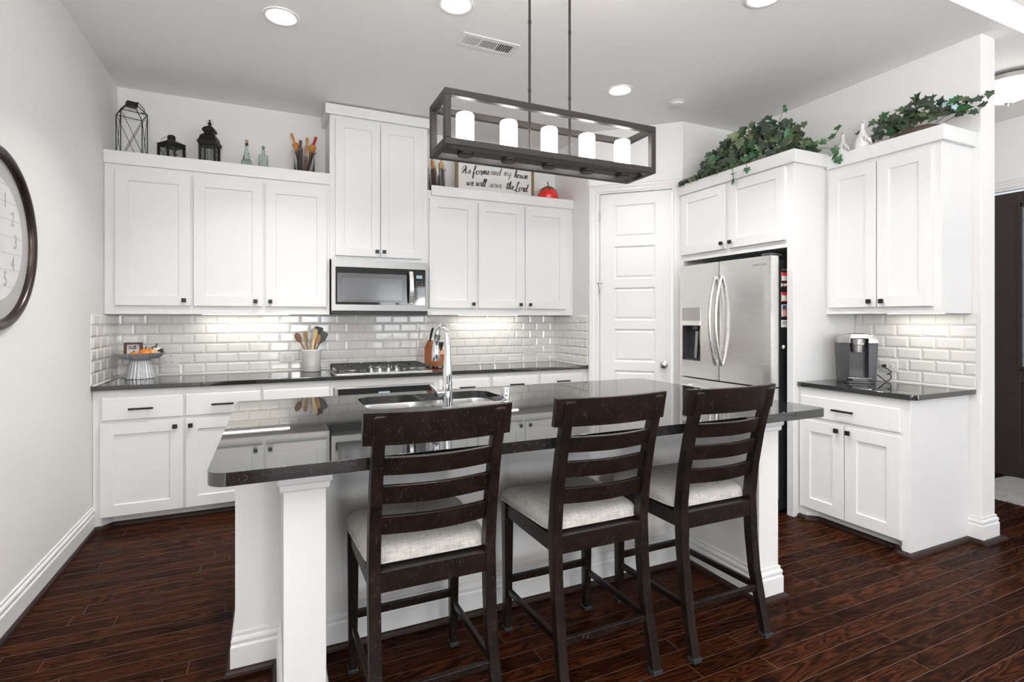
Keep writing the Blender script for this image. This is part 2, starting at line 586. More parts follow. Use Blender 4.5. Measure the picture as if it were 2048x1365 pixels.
    def ellipsoid(self, c, r, n=20, m=12, rfun=None):
        prof = []
        v, f = [], []
        for i in range(m + 1):
            t = PI * i / m
            for j in range(n):
                a = 2 * PI * j / n
                k = rfun(a, t) if rfun else 1
                v.append((c[0] + r[0] * math.sin(t) * math.cos(a) * k, c[1] + r[1] * math.sin(t) * math.sin(a) * k, c[2] - r[2] * math.cos(t)))
        for i in range(m):
            for j in range(n):
                f.append((i * n + j, i * n + (j + 1) % n, (i + 1) * n + (j + 1) % n, (i + 1) * n + j))
        return self.add(v, f)

    def mesh_in(self, me, mtx):
        return self.add([tuple(v.co) for v in me.vertices], [tuple(p.vertices) for p in me.polygons], mtx)

    def build(self, name, material, parent=None, bevel=0.0, seg=2, smooth=False, angle=None, local=False, subsurf=0):
        me = bpy.data.meshes.new(name)
        vs_ = self.v
        if parent is not None and not local:
            inv = WM[parent.name].inverted()
            vs_ = [inv @ v for v in vs_]
        me.from_pydata([tuple(v) for v in vs_], [], self.f)
        me.validate()
        me.update()
        if smooth:
            for p in me.polygons:
                p.use_smooth = True
        me.materials.append(M[material])
        o = bpy.data.objects.new(name, me)
        col.objects.link(o)
        WM[o.name] = Matrix.Identity(4)
        if parent is not None:
            o.parent = parent
            WM[o.name] = WM[parent.name].copy()
        if bevel:
            md = o.modifiers.new('bevel', 'BEVEL')
            md.width = bevel
            md.segments = seg
            md.limit_method = 'ANGLE'
            md.angle_limit = R(40)
            if seg > 1:
                for p in me.polygons:
                    p.use_smooth = True
                ang = o.modifiers.new('normals', 'WEIGHTED_NORMAL')
                ang.keep_sharp = False
        if smooth and angle:
            for e in me.edges:
                pass
            me.set_sharp_from_angle(angle=R(angle))
        if subsurf:
            s = o.modifiers.new('subdivision', 'SUBSURF')
            s.levels = s.render_levels = subsurf
        return o


def tag(o, label=None, cat=None, group=None, kind=None):
    if label: o['label'] = label
    if cat: o['category'] = cat
    if group: o['group'] = group
    if kind: o['kind'] = kind
    return o


def thing(name, label, cat, loc=(0, 0, 0), rz=0.0, group=None):
    o = bpy.data.objects.new(name, None)
    o.empty_display_size = 0.1
    col.objects.link(o)
    o.location = loc
    o.rotation_euler = (0, 0, rz)
    m = Matrix.Translation(loc) @ Matrix.Rotation(rz, 4, 'Z')
    WM[o.name] = m
    return tag(o, label, cat, group)


def struct(o):
    o['kind'] = 'structure'
    return o


def copy_tree(o, parent=None):
    c = o.copy()
    col.objects.link(c)
    if parent is not None:
        c.parent = parent
    for ch in list(o.children):
        copy_tree(ch, c)
    return c


def arc(c, r, a0, a1, n, plane='xy'):
    out = []
    for i in range(n + 1):
        a = R(a0 + (a1 - a0) * i / n)
        u, v = r * math.cos(a), r * math.sin(a)
        if plane == 'xy': out.append((c[0] + u, c[1] + v, c[2]))
        if plane == 'yz': out.append((c[0], c[1] + u, c[2] + v))
        if plane == 'xz': out.append((c[0] + u, c[1], c[2] + v))
    return out


def round_rect(x0, y0, x1, y1, r, n=6):
    rs = r if isinstance(r, (list, tuple)) else [r] * 4
    out = []
    for (cx, cy, a0, rr) in ((x1 - rs[0], y0 + rs[0], -90, rs[0]), (x1 - rs[1], y1 - rs[1], 0, rs[1]), (x0 + rs[2], y1 - rs[2], 90, rs[2]), (x0 + rs[3], y0 + rs[3], 180, rs[3])):
        for i in range(n + 1):
            a = R(a0 + 90 * i / n)
            out.append((cx + rr * math.cos(a), cy + rr * math.sin(a)))
    return out


def text_mesh(body, size, extrude=0.0004, align='CENTER', shear=0.0, space=1.0):
    cu = bpy.data.curves.new('text', 'FONT')
    cu.body = body
    cu.size = size
    cu.extrude = extrude
    cu.align_x = align
    cu.align_y = 'CENTER'
    cu.shear = shear
    cu.space_character = space
    cu.resolution_u = 3
    o = bpy.data.objects.new('text', cu)
    col.objects.link(o)
    dg = bpy.context.evaluated_depsgraph_get()
    dg.update()
    me = bpy.data.meshes.new_from_object(o.evaluated_get(dg))
    bpy.data.objects.remove(o)
    bpy.data.curves.remove(cu)
    return me


def face_mtx(origin, normal, up=(0, 0, 1)):
    """matrix whose xy plane is a vertical surface seen from 'normal' side"""
    n = Vector(normal).normalized()
    u = Vector(up)
    x = u.cross(n).normalized()
    y = n.cross(x)
    m = Matrix((x, y, n)).transposed().to_4x4()
    m.translation = Vector(origin)
    return m


# cursive strokes, unit x-height; each glyph: (advance, [strokes])
GL = {
    'A': (1.5, [[(0.05, 0.5), (0.0, 1.1), (0.35, 1.75), (0.75, 1.7), (0.75, 1.2), (0.4, 0.3), (0.15, 0.0), (0.0, 0.2)], [(0.75, 1.7), (0.95, 1.0), (0.95, 0.1), (1.15, 0.0), (1.4, 0.3)], [(0.25, 0.75), (1.1, 0.8)]]),
    's': (0.75, [[(0.0, 0.1), (0.35, 0.95), (0.6, 0.5), (0.45, 0.05), (0.1, 0.05)], [(0.45, 0.05), (0.8, 0.3)]]),
    'f': (0.95, [[(0.0, 0.2), (0.5, 1.4), (0.6, 2.1), (0.35, 2.1), (0.25, 1.3), (0.25, -0.3), (0.3, -0.95), (0.55, -0.9), (0.5, -0.2), (0.35, 0.15), (0.95, 0.4)]]),
    'o': (0.85, [[(0.5, 0.95), (0.1, 0.85), (0.0, 0.4), (0.2, 0.0), (0.55, 0.1), (0.65, 0.6), (0.5, 0.95), (0.7, 0.8), (0.95, 0.85)]]),
    'r': (0.75, [[(0.0, 0.2), (0.2, 1.15), (0.3, 0.9), (0.55, 0.9), (0.5, 0.3), (0.6, 0.0), (0.85, 0.3)]]),
    'm': (1.35, [[(0.0, 0.8), (0.15, 0.95), (0.2, 0.0), (0.2, 0.6), (0.45, 1.0), (0.55, 0.7), (0.55, 0.0), (0.6, 0.6), (0.85, 1.0), (0.98, 0.7), (0.98, 0.15), (1.1, 0.0), (1.4, 0.35)]]),
    'n': (1.0, [[(0.0, 0.8), (0.15, 0.95), (0.2, 0.0), (0.2, 0.6), (0.48, 1.0), (0.62, 0.7), (0.62, 0.15), (0.75, 0.0), (1.0, 0.35)]]),
    'e': (0.75, [[(0.0, 0.35), (0.35, 0.5), (0.5, 0.8), (0.35, 1.0), (0.15, 0.75), (0.15, 0.25), (0.35, 0.0), (0.75, 0.3)]]),
    'a': (0.95, [[(0.6, 0.85), (0.3, 1.0), (0.0, 0.5), (0.15, 0.0), (0.45, 0.2), (0.62, 0.9), (0.6, 0.15), (0.75, 0.0), (0.98, 0.3)]]),
    'd': (1.0, [[(0.6, 0.85), (0.3, 1.0), (0.0, 0.5), (0.15, 0.0), (0.45, 0.2), (0.65, 1.0), (0.75, 2.0), (0.62, 1.0), (0.62, 0.15), (0.78, 0.0), (1.0, 0.3)]]),
    'y': (0.95, [[(0.0, 0.9), (0.08, 0.3), (0.25, 0.05), (0.5, 0.3), (0.62, 0.95), (0.6, -0.3), (0.45, -0.95), (0.2, -0.8), (0.4, -0.3), (0.95, 0.3)]]),
    'h': (1.0, [[(0.0, 0.2), (0.45, 1.5), (0.45, 2.05), (0.22, 1.9), (0.15, 0.0), (0.2, 0.55), (0.48, 1.0), (0.62, 0.7), (0.62, 0.15), (0.75, 0.0), (1.0, 0.35)]]),
    'u': (0.95, [[(0.0, 0.9), (0.05, 0.25), (0.25, 0.0), (0.5, 0.3), (0.6, 0.95), (0.6, 0.15), (0.75, 0.0), (0.98, 0.3)]]),
    'w': (1.25, [[(0.0, 0.9), (0.05, 0.25), (0.22, 0.0), (0.45, 0.3), (0.5, 0.9), (0.52, 0.25), (0.7, 0.0), (0.92, 0.35), (1.0, 0.95), (1.25, 0.85)]]),
    'i': (0.5, [[(0.0, 0.4), (0.18, 0.95), (0.15, 0.15), (0.28, 0.0), (0.5, 0.3)], [(0.22, 1.4), (0.25, 1.47)]]),
    'l': (0.5, [[(0.0, 0.3), (0.38, 1.4), (0.38, 2.0), (0.18, 1.9), (0.12, 0.2), (0.28, 0.0), (0.5, 0.3)]]),
    'v': (0.9, [[(0.0, 0.8), (0.12, 0.95), (0.3, 0.05), (0.55, 0.6), (0.6, 1.0), (0.9, 0.8)]]),
    't': (0.6, [[(0.0, 0.3), (0.3, 1.2), (0.3, 1.8), (0.2, 0.3), (0.35, 0.0), (0.6, 0.3)], [(-0.2, 1.3), (0.2, 1.35), (1.3, 1.5)]]),
    'L': (1.1, [[(0.2, 1.3), (0.6, 1.9), (0.8, 2.3), (0.5, 2.4), (0.4, 1.6), (0.3, 0.4), (0.0, 0.0), (-0.1, 0.2), (0.3, 0.15), (0.8, -0.25), (1.3, 0.0)]]),
    'H': (1.4, [[(0.0, 1.5), (0.2, 1.9), (0.3, 1.2), (0.15, 0.0)], [(0.95, 1.9), (0.8, 1.0), (0.85, 0.1), (1.1, 0.1), (1.4, 0.35)], [(0.0, 0.9), (0.4, 1.1), (0.9, 1.0)]]),
    ' ': (0.55, []),
}


def script(mb, text, x, z, size, mtx, rad=0.11, slant=0.25, depth=0.0):
    """handwritten strokes on the surface given by mtx"""
    cx = x
    for ch in text:
        adv, strokes = GL[ch]
        for st in strokes:
            pts = []
            n = len(st)
            for i in range(n - 1):
                p0 = st[max(i - 1, 0)]; p1 = st[i]; p2 = st[i + 1]; p3 = st[min(i + 2, n - 1)]
                for k in range(4):
                    t = k / 4
                    q = []
                    for d in (0, 1):
                        q.append(0.5 * (2 * p1[d] + (p2[d] - p0[d]) * t + (2 * p0[d] - 5 * p1[d] + 4 * p2[d] - p3[d]) * t * t + (3 * p1[d] - p0[d] - 3 * p2[d] + p3[d]) * t ** 3))
                    pts.append(q)
            pts.append(list(st[-1]))
            P3, rs = [], []
            for i, q in enumerate(pts):
                dn = 0
                if i < len(pts) - 1:
                    dn = pts[i + 1][1] - q[1]
                rs.append(size * rad * (1.15 if dn < -0.05 else 0.55))
                P3.append(Vector((cx + (q[0] + q[1] * slant) * size, z + q[1] * size, depth)))
            o = len(mb.v)
            # flat ribbon
            for i, p in enumerate(P3):
                t = (P3[min(i + 1, len(P3) - 1)] - P3[max(i - 1, 0)])
                t.normalize()
                s = Vector((-t.y, t.x, 0)) * rs[i]
                mb.v.append(mtx @ (p + s)); mb.v.append(mtx @ (p - s))
            for i in range(len(P3) - 1):
                a = o + 2 * i
                mb.f.append((a, a + 1, a + 3, a + 2))
        cx += adv * size
    return cx


# ------------------------------------------------------------------ room dimensions
LX = -1.035      # left wall
BY = 4.722       # back wall
PX = 2.64        # short wall right of the back counter
PA = (2.64, 4.09)
PB = (3.23, 3.517)
RX = 3.86        # right wall, kitchen face
RE = 1.69        # end of the right wall
FX = 5.74        # foyer wall
FY = -8.2        # wall behind the camera
CZ = 3.048
TZ = 3.21
STEP = 1.585
LIVX = 5.74
LIVR = FX

# floor
mb = MB(); mb.box((LX - .12, FY - .12, -.06), (FX + .12, BY + .12, 0))
struct(mb.build('floor', 'oak_floor'))
# ceiling
mb = MB(); mb.box((LX - .12, STEP, CZ), (FX + .12, BY + .12, TZ + .08))
mb.box((LX - .12, FY - .12, TZ), (FX + .12, STEP - .0005, TZ + .08))
struct(mb.build('ceiling', 'ceiling_paint'))
# walls
mb = MB(); mb.box((LX - .12, -1.5, 0), (LX, BY + .12, TZ + .01)); mb.box((LX - .12, FY, 0), (LX, -3.7, TZ + .01)); mb.box((LX - .12, -3.7, 0), (LX, -1.5, .25)); mb.box((LX - .12, -3.7, 2.45), (LX, -1.5, TZ + .01))  # opening on the left made for the added window
struct(mb.build('wall_left', 'wall_paint'))
mb = MB(); mb.box((LX, BY, 0), (PX + .1, BY + .12, CZ + .01)); struct(mb.build('wall_back', 'wall_paint'))
mb = MB(); mb.box((PX, PA[1] + .004, 0), (PX + .1, BY, CZ + .01)); struct(mb.build('wall_return', 'wall_paint'))
mb = MB(); mb.box((PB[0] + .002, PB[1], 0), (RX + .155, PB[1] + .1, CZ + .01)); struct(mb.build('wall_fridge', 'wall_paint'))
mb = MB(); mb.box((RX, RE, 0), (RX + .155, PB[1], CZ + .01)); struct(mb.build('wall_right', 'wall_paint', bevel=.006))
mb = MB(); mb.box((RX + .155, PB[1], 0), (FX, PB[1] + .1, CZ + .01)); struct(mb.build('wall_hall', 'wall_paint'))
# foyer wall with the front door opening
mb = MB()
DY0, DY1, DZ = 1.52, 2.47, 2.44
mb.box((FX, DY1, 0), (FX + .12, BY, TZ)); mb.box((FX, DY0, DZ), (FX + .12, DY1, TZ)); mb.box((FX, -1.1, 0), (FX + .12, DY0, TZ))
mb.box((FX, -3.3, 0), (FX + .12, -1.1, .25)); mb.box((FX, -3.3, 2.45), (FX + .12, -1.1, TZ)); mb.box((FX, FY, 0), (FX + .12, -3.3, TZ))
struct(mb.build('wall_foyer', 'wall_paint'))
# wall behind the camera with two windows
mb = MB()
for x0, x1 in ((LX, -.15), (1.65, 3.05), (4.85, FX)): mb.box((x0, FY - .12, 0), (x1, FY, TZ))
for x0, x1 in ((-.15, 1.65), (3.05, 4.85)):
    mb.box((x0, FY - .12, 0), (x1, FY, .25)); mb.box((x0, FY - .12, 2.45), (x1, FY, TZ))
struct(mb.build('wall_front', 'living_wall'))


def shutter_window(n, c, w, z0, z1, rz):
    o = thing('window_%d' % n, None, None, (c[0], c[1], z0), rz)
    struct(o)
    o.name = 'window_%d' % n
    h = z1 - z0
    mt = WM[o.name]
    m = MB()
    for a, b in (((-w / 2 - .07, 0, -.07), (w / 2 + .07, .03, 0)), ((-w / 2 - .07, 0, h), (w / 2 + .07, .03, h + .07)), ((-w / 2 - .07, 0, 0), (-w / 2, .03, h)), ((w / 2, 0, 0), (w / 2 + .07, .03, h))):
        m.box(a, b)
    m.build('window_frame', 'trim_white', o, local=True)
    m = MB()
    k = 3
    pw = w / k
    for i in range(k):
        x0 = -w / 2 + i * pw
        m.box((x0, -.045, 0), (x0 + .05, -.015, h)); m.box((x0 + pw - .05, -.045, 0), (x0 + pw, -.015, h))
        m.box((x0, -.045, 0), (x0 + pw, -.015, .08)); m.box((x0, -.045, h - .08), (x0 + pw, -.015, h))
        z = .12
        while z < h - .1:
            mm = Matrix.Translation((x0 + pw / 2, -.03, z)) @ Matrix.Rotation(R(12), 4, 'X')
            m.box((-pw / 2 + .05, -.035, -.004), (pw / 2 - .05, .035, .004), mm)
            z += .075
    m.build('shutter', 'shutter_white', o, local=True)
    return o


shutter_window(1, (.75, FY), 1.8, .25, 2.45, 0)
shutter_window(2, (3.95, FY), 1.8, .25, 2.45, 0)
shutter_window(4, (LX, -2.6), 2.2, .25, 2.45, R(-90))  # unseen window added to bring light from the left
shutter_window(3, (FX, -2.2), 2.2, .25, 2.45, R(90))

# ---- pantry wall (45 degrees) with a six panel door
pd = Vector((PB[0] - PA[0], PB[1] - PA[1]))
PL = pd.length
prz = math.atan2(pd.y, pd.x)
PM = Matrix.Translation((PA[0], PA[1], 0)) @ Matrix.Rotation(prz, 4, 'Z')   # local x along wall, -y towards the kitchen
mb = MB()
mb.box((0, 0, 0), (.10, .1, CZ + .01), PM); mb.box((.735, 0, 0), (PL, .1, CZ + .01), PM); mb.box((.10, 0, 2.475), (.735, .1, CZ + .01), PM)
struct(mb.build('wall_pantry', 'wall_paint'))


def casing(name, mtx, x0, x1, z1, w=.085):
    mb = MB()
    prof = [(0, 0), (.018, 0), (.021, .010), (.016, .018), (.018, .030), (.011, .050), (.014, .066), (.007, .076), (.007, w), (0, w)]
    # three mitred lengths, profile given outward from the opening (y depth, offset)
    def seg(pts):
        o = len(mb.v)
        m = len(prof)
        for (x, z, ox, oz) in pts:
            for (d, of) in prof:
                mb.v.append(mtx @ Vector((x + ox * (w - of), -d, z + oz * (w - of))))
        for i in range(len(pts) - 1):
            for j in range(m):
                j2 = (j + 1) % m
                mb.f.append((o + i * m + j, o + i * m + j2, o + (i + 1) * m + j2, o + (i + 1) * m + j))
        mb.f.append(tuple(o + j for j in range(m)))
    seg([(x0, 0, -1, 0), (x0, z1, -1, 1), (x1, z1, 1, 1), (x1, 0, 1, 0)])
    return struct(mb.build(name, 'trim_white'))


casing('trim_1', PM, .095, .737, 2.475, .085)


def panel_door(name, mtx, w, h, t, panels, rz, loc, material, label=None):
    """six raised panels"""
    o = thing(name, None, None, loc, rz)
    o.name = name
    struct(o)
    m = MB()
    xs0, xs1 = panels[0], panels[1]
    # frame faces as boxes around the panels
    m.box((0, 0, 0), (xs0, t, h)); m.box((xs1, 0, 0), (w, t, h))
    zs = panels[2]
    prev = 0
    for (a, b) in zs:
        m.box((xs0, 0, prev), (xs1, t, a))
        prev = b
    m.box((xs0, 0, prev), (xs1, t, h))
    for (a, b) in zs:
        i1, i2, dd, d2 = .012, .030, .010, .004
        rings = [(xs0, xs1, a, b, 0), (xs0 + i1, xs1 - i1, a + i1, b - i1, dd), (xs0 + i1 + .006, xs1 - i1 - .006, a + i1 + .006, b - i1 - .006, dd), (xs0 + i2, xs1 - i2, a + i2, b - i2, d2)]
        v, f = [], []
        for (p, q, r_, s, y) in rings:
            v += [(p, y, r_), (q, y, r_), (q, y, s), (p, y, s)]
        for k in range(3):
            for j in range(4):
                f.append((k * 4 + j, k * 4 + (j + 1) % 4, (k + 1) * 4 + (j + 1) % 4, (k + 1) * 4 + j))
        f.append((12, 13, 14, 15))
        m.add(v, f)
        m.box((xs0, t - .005, a), (xs1, t, b))
    m.build('door_panel', material, o, local=True)
    return o


dloc = PM @ Vector((.105, .012, .008))
pan = [(.20 + i * .3725, .20 + i * .3725 + .295) for i in range(6)]
d1 = panel_door('door_1', None, .625, 2.46, .035, (.125, .487, pan), prz, dloc, 'trim_white')
m = MB()
for z in (.30, 1.62, 2.26):
    m.tube([(-.004, -.012, z - .045), (-.004, -.012, z + .045)], .006, 8)
    m.box((-.012, -.006, z - .04), (.004, 0, z + .04))
m.build('hinge', 'nickel', d1, local=True)
m = MB()
m.tube([(-.03, -.022, 1.655), (.02, -.022, 1.655)], .004, 6)
m.tube([(.0, -.024, 1.66), (.002, -.03, 1.60), (.0, -.024, 1.545)], .0045, 6)
m.build('child_latch', 'chrome', d1, local=True)
m = MB()
km = Matrix.Translation((.562, 0, .93)) @ Matrix.Rotation(R(90), 4, 'X')
m.lathe([(.031, 0), (.031, .006), (.012, .012), (.011, .03), (.022, .036), (.028, .048), (.026, .058), (.016, .064), (0.0001, .065)], 24, mtx=km)
m.build('door_knob', 'nickel', d1, local=True, smooth=True, angle=40)

# front door in the foyer (faces -x)
fd = thing('door_2', None, None, (FX + .015, DY1 - .02, .02), R(-90))
fd.name = 'door_2'; struct(fd)
W_, H_ = DY1 - DY0 - .04, 2.40
m = MB()
gx0, gx1 = .20, W_ - .20
m.box((0, 0, 0), (gx0, .045, H_)); m.box((gx1, 0, 0), (W_, .045, H_))
m.box((gx0, 0, 0), (gx1, .045, .22)); m.box((gx0, 0, .78), (gx1, .045, .90)); m.box((gx0, 0, 2.28), (gx1, .045, H_))
m.build('door_panel', 'door_dark', fd, local=True, bevel=.003)
m = MB()
for (a, b, c, d) in ((gx0, gx1, .22, .78),):
    m.box((a, .015, c), (b, .035, d)); m.box((a + .05, .005, c + .05), (b - .05, .03, d - .05))
m.build('lower_panel', 'door_dark', fd, local=True, bevel=.004)
m = MB()
for (p, q) in (((gx0 - .02, -.012, .88), (gx0 + .015, .03, 2.30)), ((gx1 - .015, -.012, .88), (gx1 + .02, .03, 2.30)), ((gx0, -.012, .88), (gx1, .03, .915)), ((gx0, -.012, 2.265), (gx1, .03, 2.30))):
    m.box(p, q)
m.build('glass_frame', 'door_dark', fd, local=True, bevel=.003)
m = MB(); m.box((gx0, .018, .9), (gx1, .026, 2.28)); gl = m.build('glass', 'door_glass', fd, local=True)
m = MB()
for z in (1.0, 1.35, 1.75, 2.15):
    m.box((gx0, .012, z - .003), (gx1, .018, z + .003))
for x in (gx0 + .06, gx1 - .06):
    m.box((x - .003, .012, .9), (x + .003, .018, 2.28))
m.build('caming', 'lantern_metal', gl, local=True)
FMX = Matrix.Translation((FX, DY1 + .0, 0)) @ Matrix.Rotation(R(-90), 4, 'Z')
casing('trim_2', FMX, 0.0, DY1 - DY0, DZ, .09)
m = MB(); m.box((FX - .03, DY0, 0), (FX + .10, DY1, .02)); struct(m.build('trim_3', 'door_dark', bevel=.004))

# ---- baseboards and dark shoe moulding
BBP = [(0, 0), (.016, 0), (.016, .098), (.011, .106), (.014, .120), (.012, .128), (.006, .134), (.006, .147), (0, .149)]
SHO = [(0, 0), (.030, 0), (.028, .010), (.022, .018), (.017, .021), (0, .021)]
m = MB(); m.sweep([(LX, -1.4), (LX, 4.122)], BBP, side=-1); struct(m.build('baseboard_left', 'trim_white'))
m = MB(); m.sweep([(LX, FY), (LX, 4.10)], SHO, side=-1); struct(m.build('trim_4', 'shoe_wood'))
m = MB(); m.sweep([(RX, 1.752), (RX, RE), (RX + .155, RE), (RX + .155, PB[1])], BBP, side=-1)
struct(m.build('baseboard_right', 'trim_white'))
m = MB(); m.sweep([(FX, PB[1]), (FX, DY1 + .09)], BBP, side=-1); m.sweep([(FX, DY0 - .09), (FX, FY)], BBP, side=-1)
struct(m.build('baseboard_foyer', 'trim_white'))

# ------------------------------------------------------------------ cabinets
def shaker(m, x0, x1, z0, z1, rail=.072, t=.02, d=.009):
    e = .002
    rings = [(0, 0), (0, -t + e), (e, -t), (rail, -t), (rail + .004, -t + d)]
    v, f = [], []
    for (i, y) in rings:
        v += [(x0 + i, y, z0 + i), (x1 - i, y, z0 + i), (x1 - i, y, z1 - i), (x0 + i, y, z1 - i)]
    for k in range(len(rings) - 1):
        for j in range(4):
            f.append((k * 4 + j, k * 4 + (j + 1) % 4, (k + 1) * 4 + (j + 1) % 4, (k + 1) * 4 + j))
    n = len(rings) * 4
    f.append((n - 4, n - 3, n - 2, n - 1))
    f.append((3, 2, 1, 0))
    m.add(v, f)


def slab(m, x0, x1, z0, z1, t=.02):
    e = .004
    rings = [(0, 0), (0, -t + e), (e, -t)]
    v, f = [], []
    for (i, y) in rings:
        v += [(x0 + i, y, z0 + i), (x1 - i, y, z0 + i), (x1 - i, y, z1 - i), (x0 + i, y, z1 - i)]
    for k in range(2):
        for j in range(4):
            f.append((k * 4 + j, k * 4 + (j + 1) % 4, (k + 1) * 4 + (j + 1) % 4, (k + 1) * 4 + j))
    f.append((8, 9, 10, 11)); f.append((3, 2, 1, 0))
    m.add(v, f)


def knob(door, x, z):
    m = MB()
    m.box((x - .0055, -.036, z - .0055), (x + .0055, -.0195, z + .0055))
    m.box((x - .014, -.047, z - .014), (x + .014, -.034, z + .014))
    m.build('knob', 'black_metal', door, local=True, bevel=.0025)


def pull(drawer, x, z, L=.135):
    m = MB()
    for s in (-1, 1):
        m.box((x + s * (L / 2 - .02) - .004, -.045, z - .004), (x + s * (L / 2 - .02) + .004, -.0195, z + .004))
    m.box((x - L / 2, -.052, z - .006), (x + L / 2, -.042, z + .006))
    m.build('handle', 'black_metal', drawer, local=True, bevel=.0015)


def cabinet(label, origin, rz, w, z0, z1, d, doors=(), drawers=(), group=None, name='wall_cabinet', cat='cabinet', rail=.072, toe=None, niche=None):
    """origin: front left corner of the face frame on the floor plan (x, y)"""
    o = thing(name, label, cat, (origin[0], origin[1], z0), rz, group)
    m = MB()
    h = z1 - z0
    if niche:   # open underneath for the appliance: upper box only
        m.box((0, 0, 0), (w, d, h))
    elif toe is not None:
        m.box((0, 0, .07), (w, d, h))
    else:
        m.box((0, 0, 0), (w, .019, h)); m.box((0, .019, .018), (w, d, h))
        m.box((0, .019, 0), (.019, d, .018)); m.box((w - .019, .019, 0), (w, d, .018))
    m.build('body', 'cabinet_white', o, local=True, bevel=.0012, seg=1)
    if toe is not None:
        L0, L1 = toe
        pts = []
        if L0: pts += [(0, 0), (.045, 0), (.095, .06)]
        else: pts += [(0, .06)]
        if L1: pts += [(w - .095, .06), (w - .045, 0), (w, 0)]
        else: pts += [(w, .06)]
        pts += [(w, d), (0, d)]
        m = MB(); m.prism(pts, 0, .07); m.build('toe_kick', 'cabinet_white', o, local=True)
    for (x0, x1, a, b, kx, kz) in doors:
        m = MB(); shaker(m, x0, x1, a - z0, b - z0, rail)
        dr = m.build('door', 'cabinet_white', o, local=True)
        if kx is not None:
            knob(dr, kx, kz - z0)
    for (x0, x1, a, b, kx, kz) in drawers:
        m = MB(); slab(m, x0, x1, a - z0, b - z0)
        dr = m.build('drawer', 'cabinet_white', o, local=True)
        if kx is not None:
            pull(dr, kx, kz - z0)
    return o


UF = 4.372     # face of the upper cabinets
UB, UT = 1.372, 2.44
UD = BY - UF - .001
# left run
x = LX + .002
cabinet('white wall cabinet with one door, leftmost beside the clock wall', (x, UF), 0, -.519 - x, UB, UT, UD,
        [(-.97 - x, -.529 - x, 1.432, 2.36, -.568 - x, 1.471)])
x = -.519
cabinet('white two-door wall cabinet between the leftmost cabinet and the tall microwave cabinet', (x, UF), 0, .412 - x, UB, UT, UD,
        [(-.511 - x, -.063 - x, 1.432, 2.36, -.113 - x, 1.470), (-.046 - x, .390 - x, 1.432, 2.36, -.013 - x, 1.470)])
x = .4125
cabinet('tall white two-door wall cabinet above the microwave, reaching nearly to the ceiling', (x, UF), 0, 1.204 - x, 1.812, 2.985, UD,
        [(.455 - x, .803 - x, 1.843, 2.93, .778 - x, 1.887), (.809 - x, 1.152 - x, 1.843, 2.93, .834 - x, 1.887)], rail=.066)
x = 1.2045
cabinet('white wall cabinet with one door, just right of the microwave', (x, UF), 0, 1.648 - x, UB, UT, UD,
        [(1.216 - x, 1.635 - x, 1.432, 2.37, 1.612 - x, 1.470)])
x = 1.6485
cabinet('white two-door wall cabinet nearest the pantry door, below the red tomato jar', (x, UF), 0, 2.612 - x, UB, UT, UD,
        [(1.664 - x, 2.102 - x, 1.432, 2.37, 2.072 - x, 1.470), (2.128 - x, 2.560 - x, 1.432, 2.37, 2.168 - x, 1.470)])
m = MB(); m.box((2.6125, UF, UB), (PX - .001, UF + .02, UT)); struct(m.build('trim_5', 'cabinet_white'))


def crown(label, path, z0, z1, t=.022, side=1):
    m = MB()
    m.sweep(path, [(0, z0), (t, z0), (t + .002, z0 + .012), (t + .002, z1), (0, z1)], side=side)
    o = m.build('crown_board', 'cabinet_white', bevel=.0015, seg=1)
    return tag(o, label, 'moulding')


crown('white crown board along the top of the left wall cabinets, under the lanterns', [(.4118, UF - .0005), (LX + .002, UF - .0005)], 2.395, 2.482, side=1)
crown('white crown board around the top of the tall microwave cabinet', [(1.2045, BY - .002), (1.2045, UF - .0005), (.412, UF - .0005), (.412, BY - .002)], 2.955, 3.035, t=.03, side=1)
crown('white crown board above the cabinets right of the microwave, under the lettered sign', [(PX - .002, UF - .0005), (1.235, UF - .0005)], 2.395, 2.480, side=1)

# base run
BF = 4.12
CT = .882
BD = BY - BF - .001
x = LX + .002
cabinet('white base cabinet with two drawers over two doors, at the left wall', (x, BF), 0, -.068 - x, 0, CT, BD,
        [(-.992 - x, -.543 - x, .076, .671, -.586 - x, .628), (-.527 - x, -.078 - x, .076, .671, -.497 - x, .627)],
        [(-.982 - x, -.541 - x, .690, .834, -.772 - x, .760), (-.527 - x, -.078 - x, .690, .834, -.308 - x, .760)], name='base_cabinet', toe=(1, 0))
x = -.0675
cabinet('white base cabinet between the left wall cabinet and the built-in oven', (x, BF), 0, .396 - x, 0, CT, BD,
        [(-.058 - x, .385 - x, .076, .671, .35 - x, .627)],
        [(-.058 - x, .385 - x, .690, .834, .16 - x, .715)], name='base_cabinet', toe=(0, 0))
o = thing('oven_cabinet', 'white cabinet surround that holds the built-in oven under the cooktop', 'cabinet', (.3965, BF, 0))
m = MB(); m.box((0, 0, .825), (.808, BD, CT)); m.box((0, 0, .07), (.02, BD, .825)); m.box((.788, 0, .07), (.808, BD, .825)); m.box((0, 0, .07), (.808, BD, .12))
m.build('body', 'cabinet_white', o, local=True)
m = MB(); m.box((0, .06, 0), (.808, BD, .07)); m.build('toe_kick', 'cabinet_white', o, local=True)
x = 1.205
cabinet('white base cabinet with one drawer, immediately right of the oven', (x, BF), 0, 1.68 - x, 0, CT, BD,
        [(1.225 - x, 1.667 - x, .076, .671, 1.26 - x, .627)], [(1.225 - x, 1.667 - x, .690, .843, 1.46 - x, .775)], name='base_cabinet', toe=(0, 0))
x = 1.6805
